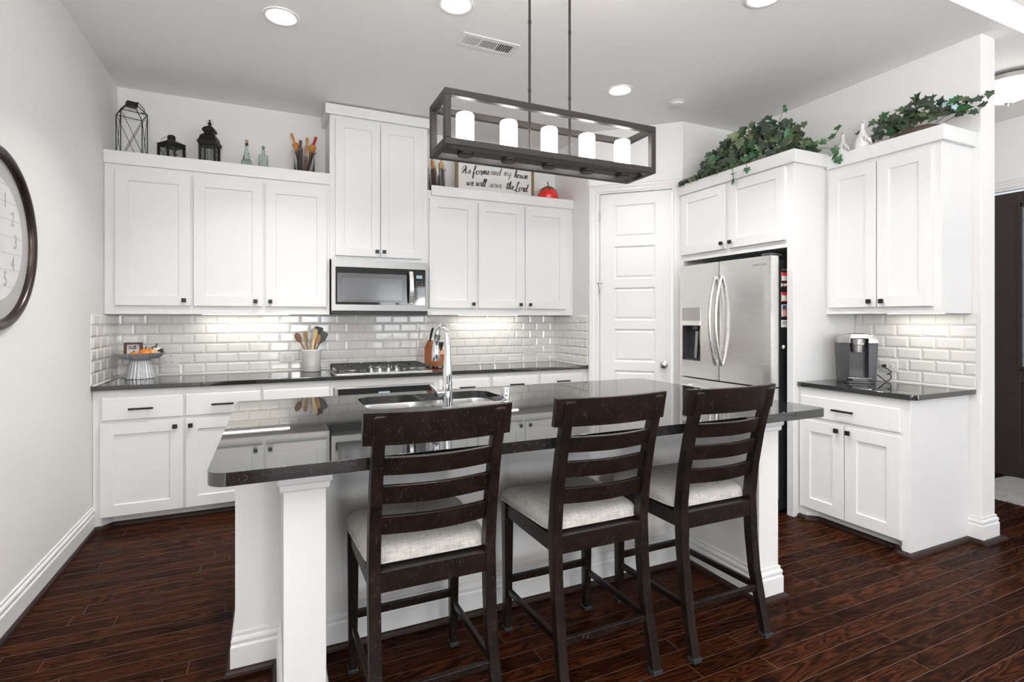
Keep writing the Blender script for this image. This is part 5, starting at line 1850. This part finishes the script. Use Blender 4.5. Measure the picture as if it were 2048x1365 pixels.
# tomato jar
o = thing('tomato_jar', 'glossy red tomato-shaped jar with green leafy lid above the cabinets', 'jar', (2.465, 4.545, DK))
m = MB(); m.ellipsoid((0, 0, .092), (.104, .104, .092), 36, 20, rfun=lambda a, t: 1 - .025 * abs(math.sin(a * 3)) * math.sin(t)); m.build('body', 'tomato_red', o, local=True, smooth=True)
m = MB()
for i in range(7):
    a = 2 * PI * i / 7
    da = .28
    P = [(.0, a, .205), (.035, a - da, .196), (.035, a + da, .196), (.070, a - .16, .172), (.070, a + .16, .172), (.092, a, .150)]
    pts = [(r_ * math.cos(t), r_ * math.sin(t), z) for (r_, t, z) in P]
    m.add(pts + [(x, y, z - .006) for x, y, z in pts], [(0, 1, 2), (1, 3, 4, 2), (3, 5, 4), (6, 8, 7), (7, 8, 10, 9), (9, 10, 11), (1, 7, 9, 3), (3, 9, 11, 5), (5, 11, 10, 4), (4, 10, 8, 2)])
m.lathe([(.045, .170), (.040, .192), (.0001, .198)], 18)
ld_ = m.build('lid', 'tomato_green', o, local=True)
m = MB(); m.tube([(0, 0, .19), (.004, 0, .215), (-.006, 0, .235), (.002, 0, .245)], [.007, .006, .005, .006], 8); m.build('stem', 'tomato_green', o, local=True, smooth=True)

# ------------------------------------------------------------------ ivy
LEAF = [(0, 0), (.28, -.12), (.50, .05), (.36, .28), (.62, .52), (.34, .58), (.20, .78), (0, 1.12), (-.20, .78), (-.34, .58), (-.62, .52), (-.36, .28), (-.50, .05), (-.28, -.12)]


def leaf(m, p, direction, normal, size):
    d = Vector(direction).normalized()
    n = Vector(normal)
    n = (n - d * n.dot(d))
    if n.length < 1e-3: n = d.orthogonal()
    n.normalize()
    s = d.cross(n)
    o_ = len(m.v)
    p = Vector(p)
    fold = rnd.uniform(.10, .35)
    curl = rnd.uniform(-.05, .3)
    m.v.append(p + (d * .35 + n * .03) * size)
    for (x, y) in LEAF:
        m.v.append(p + (s * x + d * y + n * (abs(x) * fold - y * y * curl)) * size)
    k = len(LEAF)
    for i in range(k):
        m.f.append((o_, o_ + 1 + i, o_ + 1 + (i + 1) % k))


def solid(o, t=.0008):
    md = o.modifiers.new('thickness', 'SOLIDIFY'); md.thickness = t
    return o


def leaf_set(root, placer, counts, base='foliage'):
    for mt, n in counts:
        m = MB()
        for i in range(n): placer(m)
        ob = m.build(base, mt, root)
        solid(ob)


iv = thing('ivy_arrangement', 'large bushy artificial ivy in a wicker basket above the refrigerator cabinet', 'plant', (3.45, 2.95, DK))
m = MB(); m.prism(round_rect(3.32, 2.58, 3.56, 3.30, .05, 5), DK, DK + .13); m.build('basket', 'wicker', iv, bevel=.01)


def ivy1(m):
    u = rnd.random()
    if u < .70:
        y = rnd.uniform(2.53, 3.38)
        t = (y - 2.53) / .85
        top = .25 + .21 * math.sin(PI * min(1, t * .80 + .12))
        ang = rnd.uniform(R(-20), R(200))
        k = rnd.uniform(.55, 1.0)
        xo = 3.42 - math.cos(ang) * .17 * k
        z = DK + .06 + max(0, math.sin(ang)) * (top - .08) * k
        n = Vector((-.75, -.25, .35)) + Vector((rnd.uniform(-.6, .6), rnd.uniform(-.6, .6), rnd.uniform(-.5, .6)))
        d = Vector((rnd.uniform(-.7, .2), rnd.uniform(-1, 1), rnd.uniform(-1.1, .1)))
        leaf(m, (xo, y, z), d, n, rnd.uniform(.046, .076))
    elif u < .90:
        y = rnd.uniform(2.98, 3.47)
        t = (y - 2.98) / .49
        x_ = 3.19 + rnd.uniform(-.03, .06)
        leaf(m, (x_, y, DK + .045 + (1 - t) * .10 * rnd.random() + .015), (rnd.uniform(-.6, .2), rnd.uniform(-1, 1), rnd.uniform(-.9, .1)), (-.7 + rnd.uniform(-.4, .4), rnd.uniform(-.6, .3), .6), rnd.uniform(.030, .048))
    else:
        y = rnd.uniform(2.40, 2.60)
        leaf(m, (3.36 + rnd.uniform(-.06, .06), y, DK + .08 + rnd.uniform(-.02, .06)), (rnd.uniform(-.7, .2), rnd.uniform(-1, .3), rnd.uniform(-.8, .3)), (-.7, -.5, .5), rnd.uniform(.035, .05))


leaf_set(iv, ivy1, (('ivy_dark', 420), ('ivy_mid', 190), ('ivy_pale', 120), ('ivy_bright', 60)))
m = MB()
def vine(m, pts, mleaf, size, every=1):
    m.tube(pts, .0022, 5)
    for i, p in enumerate(pts[1:]):
        if i % every == 0:
            leaf(mleaf, p, (rnd.uniform(-.5, .3), rnd.uniform(-1, 1), rnd.uniform(-.6, .6)), (-.8, -.45, .35), size)
mg = MB()
vine(m, [(3.32, 2.50, DK + .08), (3.36, 2.42, DK + .10), (3.42, 2.36, DK + .10), (3.47, 2.33, DK + .14), (3.49, 2.31, DK + .19)], mg, .048)
vine(m, [(3.40, 2.40, DK + .07), (3.47, 2.34, DK + .06), (3.49, 2.33, DK + .01), (3.49, 2.325, DK - .04)], mg, .052)
vine(m, [(3.25, 3.0, DK + .12), (3.17, 2.93, DK + .05), (3.155, 2.90, DK - .01), (3.15, 2.89, DK - .06)], mg, .046)
vine(m, [(3.24, 2.86, DK + .12), (3.165, 2.80, DK + .06), (3.15, 2.77, DK + .0)], mg, .046)
m.tube([(3.42, 2.72, DK + .36), (3.42, 2.69, DK + .42), (3.42, 2.67, DK + .45)], .002, 5)
leaf(mg, (3.42, 2.67, DK + .44), (0, -.4, -1), (-.8, -.4, .3), .032)
leaf(mg, (3.42, 2.67, DK + .45), (0, .4, 1), (-.8, -.4, .3), .028)
m.build('stem', 'stem_brown', iv); solid(mg.build('foliage', 'ivy_bright', iv))

iv2 = thing('ivy_arrangement', 'low trailing artificial ivy with a pale blue bow above the coffee nook cabinet', 'plant', (3.68, 1.95, DK))
m = MB(); m.ellipsoid((3.66, 1.93, DK + .045), (.060, .14, .055), 40, 20, rfun=lambda a, t: 1 + .07 * math.sin(a * 13) * math.sin(t * 11)); m.build('moss_base', 'dried_moss', iv2, smooth=True)
m = MB(); m.lathe([(.035, 0), (.048, .06), (.052, .065), (.052, .075), (.0001, .07)], 20, c=(3.70, 2.20, DK)); m.build('pot', 'terracotta_pale', iv2, smooth=True, angle=40)


def ivy2(m):
    y = rnd.triangular(1.58, 2.30, 1.95)
    t = (2.30 - y) / .72
    zc = DK + .075 + .06 * t + .05 * math.sin(PI * t)
    if .22 < t < .68 and rnd.random() < .75: zc += .04
    leaf(m, (3.68 + rnd.uniform(-.10, .07), y, zc + rnd.uniform(-.035, .045)), (rnd.uniform(-.7, .2), rnd.uniform(-1, 1), rnd.uniform(-.9, .5)), (-.8 + rnd.uniform(-.4, .4), -.4 + rnd.uniform(-.5, .5), .45), rnd.uniform(.038, .062))


leaf_set(iv2, ivy2, (('ivy_dark', 62), ('ivy_mid', 34), ('ivy_bright', 10)))
m = MB(); mg = MB()
vine(m, [(3.70, 1.85, DK + .10), (3.70, 1.75, DK + .15), (3.70, 1.68, DK + .17), (3.70, 1.62, DK + .16), (3.70, 1.58, DK + .19)], mg, .045)
vine(m, [(3.70, 1.80, DK + .09), (3.70, 1.70, DK + .12), (3.70, 1.64, DK + .10), (3.70, 1.60, DK + .12)], mg, .045)
vine(m, [(3.66, 2.15, DK + .09), (3.62, 2.22, DK + .12), (3.60, 2.26, DK + .16)], mg, .042)
m.build('stem', 'stem_brown', iv2); solid(mg.build('foliage', 'ivy_dark', iv2))
m = MB()
for (dy, dz, a) in ((0, .0, 0), (.02, .01, 1), (-.02, -.01, 2), (.0, .025, 3)):
    leaf(m, (3.64, 1.745 + dy, DK + .165 + dz), (0, math.sin(a * 1.7), math.cos(a * 1.7)), (-.8, -.5, .2), .032)
solid(m.build('bow', 'ribbon_blue', iv2))

# ceramic roosters
def rooster(label, x, y, s, rz):
    o = thing('rooster_figurine', label, 'figurine', (x, y, DK), rz)
    m = MB()
    prof = [(.0001, 0), (.028, 0), (.040, .012), (.048, .045), (.046, .075), (.034, .105), (.020, .130), (.0135, .150), (.014, .165), (.016, .178), (.010, .190), (.0001, .194)]
    m.lathe([(a * s, b_ * s) for a, b_ in prof], 26, rfun=lambda a, z: 1 + .03 * math.sin(9 * a))
    body = m.build('body', 'ceramic_matte', o, local=True, smooth=True)
    m = MB()
    for i in range(5): m.ellipsoid((0, (-.014 + i * .007) * s, (.192 + .010 * math.sin(PI * (i + .5) / 5)) * s), (.0035 * s, .006 * s, .010 * s), 8, 6)
    m.ellipsoid((0, -.016 * s, .158 * s), (.004 * s, .007 * s, .012 * s), 8, 6)
    m.build('comb', 'ceramic_matte', o, local=True, smooth=True)
    m = MB(); m.tube([(0, -.012 * s, .176 * s), (0, -.028 * s, .172 * s)], [.005 * s, .001], 8); m.build('beak', 'ceramic_matte', o, local=True, smooth=True)
    m = MB()
    for i in range(5): m.tube([(0, .028 * s, .06 * s), ((i - 2) * .006 * s, .055 * s, (.08 + .004 * i) * s), ((i - 2) * .010 * s, .062 * s, (.045 + .012 * i) * s)], [.014 * s, .011 * s, .004 * s], 8)
    m.build('tail', 'ceramic_matte', o, local=True, smooth=True)


rooster('white ceramic rooster figurine, smaller one on the left by the ivy tendril', 3.62, 2.372, .98, R(150))
rooster('white ceramic rooster figurine, taller one beside the trailing ivy', 3.60, 2.225, 1.10, R(150))

# ------------------------------------------------------------------ back worktop items
CTZ = .9145
cx_, cy_ = -.858, 4.515
o = thing('cake_stand', 'galvanized fluted metal cake stand on the back worktop', 'cake stand', (cx_, cy_, CTZ))
flute = lambda k, amp: (lambda a, z: 1 + amp * math.cos(k * a))
m = MB(); m.lathe([(.088, 0), (.089, .004), (.075, .06), (.062, .125), (.060, .142), (.0001, .142)], 144, c=(cx_, cy_, CTZ), rfun=flute(24, .035)); m.build('pedestal', 'galvanized', o, smooth=True)
m = MB()
def fr_(a, z): return 1 + .03 * math.cos(30 * a)
m.lathe([(.0001, .146), (.105, .146), (.112, .148), (.150, .184), (.152, .1835), (.115, .1435), (.106, .142), (.0001, .142)], 192, c=(cx_, cy_, CTZ), rfun=fr_); m.build('plate', 'galvanized', o, smooth=True, angle=60)
PZ = CTZ + .1465
# mini sign
o = thing('mini_sign', 'tiny brown framed sign reading Hello on the cake stand', 'sign', (cx_ - .038, cy_ - .01, PZ), R(-4))
m = MB(); m.box((-.054, -.012, 0), (.054, .012, .012)); m.box((-.054, -.012, .098), (.054, .012, .110)); m.box((-.054, -.012, .012), (-.040, .012, .098)); m.box((.040, -.012, .012), (.054, .012, .098)); m.build('frame', 'frame_brown', o, local=True)
m = MB(); m.box((-.040, .004, .012), (.040, .008, .098)); bd = m.build('card', 'sign_white', o, local=True)
m = MB(); lm = face_mtx((0, .0038, 0), (0, -1, 0)); script(m, 'Hello', -.030, .062, .0125, lm, .13); script(m, 'Home', -.024, .030, .0115, lm, .13) if False else None
m.build('lettering', 'sign_ink', bd, local=True)


def pumpkin(label, x, y, r, h, mt, ribs=8, z=PZ, tilt=0):
    o = thing('mini_pumpkin', label, 'pumpkin', (x, y, z))
    m = MB(); m.ellipsoid((0, 0, h / 2), (r, r, h / 2), 48, 14, rfun=lambda a, t: (1 - .10 * abs(math.sin(a * ribs / 2)) ** .5 * 0 + .06 * abs(math.cos(a * ribs / 2))) * (1 - .0))
    m.build('body', mt, o, local=True, smooth=True)
    m = MB(); m.tube([(0, 0, h * .9), (.002, 0, h * 1.08), (.006, .002, h * 1.2)], [.006, .004, .0045], 7); m.build('stem', 'pumpkin_stem', o, local=True)
    return o


pumpkin('small bright orange pumpkin, right of the tiny sign on the cake stand', cx_ + .040, cy_ - .045, .040, .066, 'pumpkin_orange')
pumpkin('smallest orange pumpkin in front of the tiny sign on the cake stand', cx_ - .026, cy_ - .072, .030, .046, 'pumpkin_orange')
pumpkin('peach coloured pumpkin between the orange and the cow print ones', cx_ + .072, cy_ - .008, .036, .062, 'pumpkin_peach')
pumpkin('cream pumpkin at the left rim of the cake stand', cx_ - .098, cy_ + .030, .032, .055, 'pumpkin_cream')
pumpkin('black and white spotted pumpkin at the right of the cake stand', cx_ + .088, cy_ + .040, .046, .082, 'pumpkin_cow')

# crock with utensils
cx_, cy_ = .290, 4.545
o = thing('utensil_crock', 'white ceramic crock with embossed emblem on the back worktop', 'crock', (cx_, cy_, CTZ))
m = MB(); m.lathe([(.0001, 0), (.068, 0), (.073, .005), (.073, .165), (.075, .168), (.075, .176), (.071, .178), (.068, .174), (.067, .012), (.0001, .010)], 40, c=(cx_, cy_, CTZ)); m.build('body', 'ceramic_white', o, smooth=True, angle=50)
m = MB()
ang0 = math.atan2(0 - cy_, 0 - cx_)
def on_crock(u, v, r=.0738):
    a = ang0 + u / r
    return (cx_ + r * math.cos(a), cy_ + r * math.sin(a), CTZ + .075 + v)
for (rad_, a0, a1) in ((.022, 0, 180), (.016, 200, 340), (.026, 200, 340), (.012, 20, 160)):
    m.tube([on_crock(rad_ * math.cos(R(a0 + (a1 - a0) * i / 12)), rad_ * math.sin(R(a0 + (a1 - a0) * i / 12))) for i in range(13)], .0012, 5)
for k in (-1, 1): m.tube([on_crock(k * .020, .0), on_crock(k * .032, .008), on_crock(k * .026, -.012)], .0014, 5)
m.build('emblem', 'ceramic_white', o, smooth=True)


def utensil(name, label, foot, tip, kind, mat_, hw=.006):
    foot = Vector((cx_ + foot[0], cy_ + foot[1], CTZ + foot[2])); tip = Vector((cx_ + tip[0], cy_ + tip[1], CTZ + tip[2]))
    d = (tip - foot); L = d.length; d.normalize()
    o = thing(name, label, 'utensil', tuple(foot))
    cd = Vector((-cx_, -cy_, 0)).normalized()
    n = (cd - d * cd.dot(d)).normalized(); s = d.cross(n)
    mt = Matrix((s, n, d)).transposed().to_4x4(); mt.translation = foot
    if kind == 'spoon':
        m = MB(); m.tube([mt @ Vector((0, 0, 0)), mt @ Vector((0, 0, L - .07))], [hw, hw * .85], 8); m.build('handle', mat_, o, smooth=True, angle=50)
        m = MB()
        mm = mt @ Matrix.Translation((0, 0, L - .042))
        e = MB().ellipsoid((0, 0, 0), (.024, .007, .042), 18, 12)
        m.add(e.v, e.f, mm); m.build('bowl', mat_, o, smooth=True)
    elif kind == 'spatula':
        m = MB(); m.tube([mt @ Vector((0, 0, 0)), mt @ Vector((0, 0, L - .09))], [hw, hw * .8], 8); m.build('handle', mat_, o, smooth=True, angle=50)
        m = MB(); pr = [(-.008, 0), (.008, 0), (.030, .03), (.032, .09), (.022, .098), (-.026, .100), (-.031, .09), (-.028, .03)]
        m.prism(pr, -.003, .003, mtx=mt @ Matrix.Translation((0, 0, L - .098)) @ Matrix.Rotation(R(90), 4, 'X')); m.build('blade', mat_, o, bevel=.0015)
    elif kind == 'flat':
        m = MB(); pr = [(-.007, 0), (.007, 0), (.010, L - .09), (.022, L - .04), (.018, L - .008), (.008, L), (-.006, L - .002), (-.014, L - .03), (-.010, L - .09)]
        m.prism(pr, -.003, .003, mtx=mt @ Matrix.Rotation(R(90), 4, 'X')); m.build('blade', mat_, o, bevel=.002)
    elif kind == 'whisk':
        m = MB(); m.tube([mt @ Vector((0, 0, 0)), mt @ Vector((0, 0, L - .10))], .006, 8); m.build('handle', mat_, o)
        m = MB()
        for k in range(4):
            ca, sa = math.cos(PI * k / 4), math.sin(PI * k / 4)
            pts = []
            for i in range(15):
                t = PI * i / 14
                w_ = .024 * math.sin(t) ** .7 if 0 < i < 14 else .002
                sgn = 1
                pts.append(mt @ Vector((ca * .024 * math.cos(t) * 1.0 if True else 0, sa * .024 * math.cos(t), L - .10 + .10 * math.sin(t) ** .6)))
            m.tube(pts, .0011, 5)
        m.build('wire_loop', 'chrome', o, smooth=True)
    return o


utensil('wooden_spoon', 'dark wooden spoon leaning far left in the crock', (.03, 0, .012), (-.118, -.02, .312), 'spoon', 'spoon_dark')
utensil('wooden_spatula', 'slim tan wooden spatula left of the whisk in the crock', (.0, .02, .012), (-.052, .01, .325), 'flat', 'spoon_mid')
utensil('whisk', 'wire whisk in the middle of the crock', (-.01, -.01, .012), (-.006, .0, .335), 'whisk', 'silver_plastic')
utensil('wooden_spatula', 'pale wooden spatula standing right of the whisk in the crock', (-.02, -.035, .012), (.028, -.035, .345), 'flat', 'spoon_light')
utensil('wooden_spoon', 'golden wooden spoon between the pale spatula and black turner', (-.03, .0, .012), (.058, -.015, .300), 'spoon', 'spoon_mid')
utensil('turner', 'black silicone turner, tallest at the back of the crock', (-.02, .03, .012), (.065, .035, .358), 'spatula', 'silicone_black')
utensil('turner', 'grey silicone turner leaning far right in the crock', (-.04, .01, .012), (.105, .02, .315), 'spatula', 'silicone_grey')

# knife block
kb = thing('knife_block', 'reddish wooden slanted knife block right of the cooktop', 'knife block', (1.315, 4.50, CTZ), R(28))
KB = WM[kb.name]
prof = [(-.075, 0.014), (.085, 0.014), (.085, .165), (.045, .235), (-.075, .115)]   # (y, z) side view, y away from the front
m = MB()
w2 = .052
n = len(prof)
v = [(-w2, y, z) for y, z in prof] + [(w2, y, z) for y, z in prof]
f = [tuple(reversed(range(n)))[::-1], tuple(range(n, 2 * n))[::-1]] + [(i, (i + 1) % n, n + (i + 1) % n, n + i) for i in range(n)]
m.add(v, f); m.build('block', 'knife_wood', kb, local=True, bevel=.003)
m = MB()
for (a, b_) in ((-w2 + .008, -.06), (w2 - .02, -.06), (-w2 + .008, .065), (w2 - .02, .065)): m.box((a, b_, 0), (a + .012, b_ + .015, .0145))
m.build('foot', 'black_plastic', kb, local=True)
kd = Vector((0, -.30, .95)).normalized()   # direction the handles stick out
k = 0
for (xk, t, L, lab) in ((-.034, .95, .125, 'black handled knife, longest and rearmost on the left of the knife block'), (.000, .74, .085, 'black handled knife in the middle rear slot of the knife block'), (.030, .70, .085, 'black handled knife in the right rear slot of the knife block'),
                        (-.028, .34, .075, 'small black handled knife, lower left slot of the knife block'), (-.004, .30, .075, 'small black handled knife, lower middle slot of the knife block'), (.026, .30, .075, 'small black handled knife, lower right slot of the knife block')):
    y0 = -.075 + t * .12; z0 = .115 + t * .12
    p = Vector((xk, y0, z0))
    o = thing('kitchen_knife', lab, 'knife', tuple(KB @ p), 0, 'knives in the block')
    m = MB()
    P = [KB @ (p + kd * (-.008)), KB @ (p + kd * .012), KB @ (p + kd * (L * .5) + Vector((0, .004, .003))), KB @ (p + kd * (L * .9)), KB @ (p + kd * L + Vector((0, -.004, -.006)))]
    m.tube(P, [.0075, .0085, .0095, .0105, .006], 10); m.build('handle', 'black_plastic', o, smooth=True, angle=60)
    m = MB(); m.tube([KB @ (p + kd * (L * .18) + Vector((.0085, 0, 0))), KB @ (p + kd * (L * .75) + Vector((.0105, 0, 0)))], .0022, 6); m.build('rivet', 'chrome', o)

# ------------------------------------------------------------------ coffee maker
cm = thing('coffee_maker', 'grey and silver single-serve pod coffee maker on the short worktop', 'coffee maker', (3.60, 2.268, CTZ), R(-48))
# local front = -y
hw, dp_ = .112, .115
m = MB()
# side towers: left & right
for s in (-1, 1):
    x0_, x1_ = (s * hw, s * .052)
    v = []
    for (z, k) in ((.012, .90), (.10, .94), (.24, 1.0), (.275, 1.0), (.300, .86)):
        xo = x0_ * k if True else 0
        for (xx, yy) in ((xo, -dp_ * .62), (s * .052, -dp_ * .93 if z < .27 else -dp_ * .8), (s * .052, dp_), (xo, dp_ * .8)):
            v.append((xx, yy, z))
    f = []
    for i in range(4):
        for j in range(4):
            q = (i * 4 + j, i * 4 + (j + 1) % 4, (i + 1) * 4 + (j + 1) % 4, (i + 1) * 4 + j)
            f.append(q if s < 0 else q[::-1])
    f.append((0, 3, 2, 1) if s < 0 else (0, 1, 2, 3)); f.append((16, 17, 18, 19) if s < 0 else (19, 18, 17, 16))
    m.add(v, f)
m.build('body', 'grey_plastic', cm, local=True, bevel=.004)
m = MB()
for s in (-1, 1):
    v = []
    for (z, k) in ((.262, 1.015), (.290, 1.0), (.318, .78)):
        xo = s * hw * k
        for (xx, yy) in ((xo, -dp_ * .66), (s * .050, -dp_ * .98), (s * .050, dp_ * 1.02), (xo, dp_ * .84)): v.append((xx, yy, z))
    f = []
    for i in range(2):
        for j in range(4):
            q = (i * 4 + j, i * 4 + (j + 1) % 4, (i + 1) * 4 + (j + 1) % 4, (i + 1) * 4 + j)
            f.append(q if s < 0 else q[::-1])
    f.append((0, 3, 2, 1) if s < 0 else (0, 1, 2, 3)); f.append((8, 9, 10, 11) if s < 0 else (11, 10, 9, 8))
    m.add(v, f)
m.build('shoulder', 'silver_plastic', cm, local=True, bevel=.004)
m = MB(); m.box((-.052, -.02, .03), (.052, dp_, .315)); m.build('core', 'black_plastic', cm, local=True)
m = MB(); m.box((-.050, -.062, .032), (.050, -.02, .036)); m.box((-.052, -.026, .036), (.052, -.02, .24)); m.build('cup_bay', 'black_plastic', cm, local=True)
m = MB(); m.prism([(-.052, -.112), (.052, -.112), (.056, -.06), (.054, .02), (-.054, .02), (-.056, -.06)], .292, .326); m.build('brew_head', 'silver_plastic', cm, local=True, bevel=.006)
m = MB(); m.prism([(-.036, -.108), (.036, -.108), (.040, -.03), (-.040, -.03)], .326, .3285); ph = m.build('button_panel', 'grey_plastic', cm, local=True, bevel=.001)
m = MB()
for xx in (-.018, 0, .018): m.lathe([(.006, .3285), (.006, .330), (.0001, .330)], 12, c=(xx, -.075, 0))
m.build('button', 'silver_plastic', ph, local=True)
m = MB(); m.lathe([(.036, .205), (.040, .252), (.045, .254), (.047, .292)], 32, c=(0, -.058, 0)); m.build('pod_chamber', 'silver_plastic', cm, local=True, smooth=True, angle=30)
m = MB(); m.prism(round_rect(-.095, -.125, .095, .10, .04, 5), .0, .014); m.build('foot_base', 'black_plastic', cm, local=True, bevel=.002)
m = MB(); m.prism(round_rect(-.068, -.130, .068, -.02, .03, 5), .014, .034); dt = m.build('drip_tray', 'black_plastic', cm, local=True, bevel=.002)
m = MB()
for i in range(13):
    xx = -.060 + i * .010
    m.box((xx - .0028, -.128 + abs(i - 6) * .0012, .034), (xx + .0028, -.03, .0375))
m.build('drip_grate', 'chrome', dt, local=True)
# cord
m = MB()
cp_ = [(3.70, 2.19, CTZ + .05), (3.73, 2.185, CTZ + .03), (3.765, 2.175, CTZ + .006), (3.785, 2.165, CTZ + .010), (3.80, 2.160, CTZ + .03), (3.805, 2.172, CTZ + .055), (3.80, 2.185, CTZ + .045), (3.81, 2.165, CTZ + .065), (3.79, 2.195, CTZ + .095), (3.80, 2.222, CTZ + .105), (3.828, 2.224, CTZ + .102)]
sm = []
for i in range(len(cp_) - 1):
    p0, p1, p2, p3 = [Vector(cp_[max(0, min(len(cp_) - 1, i + k_))]) for k_ in (-1, 0, 1, 2)]
    for k_ in range(5):
        t = k_ / 5
        sm.append(0.5 * (2 * p1 + (p2 - p0) * t + (2 * p0 - 5 * p1 + 4 * p2 - p3) * t * t + (3 * p1 - p0 - 3 * p2 + p3) * t ** 3))
sm.append(Vector(cp_[-1]))
m.tube(sm, .0034, 8); co = m.build('power_cord', 'black_plastic', cm, smooth=True)
m = MB(); m.tube([(3.822, 2.2245, CTZ + .1015), (RX - .0130, 2.2245, CTZ + .1015)], [.009, .013], 12); m.build('plug', 'black_plastic', co, smooth=True, angle=40)

# ------------------------------------------------------------------ foyer rug
m = MB()
loop = round_rect(4.87, 1.00, 5.66, 2.30, .06, 6)
m.prism(loop, .001, .014)
tag(m.build('door_mat', 'rug_grey', bevel=.004), 'grey textured mat on the foyer floor in front of the dark door', 'rug')
GROUPS = {'cabinet': 'white kitchen cabinets', 'moulding': 'crown boards on the cabinets', 'outlet': 'white outlets on the tile', 'lantern': 'black lanterns above the left cabinets',
          'bottle': 'green glass bottles above the cabinets', 'rolling pin': 'rolling pins standing in the jars', 'pumpkin': 'mini pumpkins on the cake stand', 'magnet': 'magnets on the refrigerator side',
          'utensil': 'cooking utensils in the crock', 'light bar': 'light bars under the wall cabinets', 'figurine': 'white rooster figurines', 'plant': 'ivy arrangements above the cabinets', 'backsplash': 'tile backsplashes'}
for o in list(bpy.data.objects):
    if o.parent is None and o.get('category') in GROUPS and not o.get('group'):
        o['group'] = GROUPS[o['category']]
print('objects', len(bpy.data.objects))
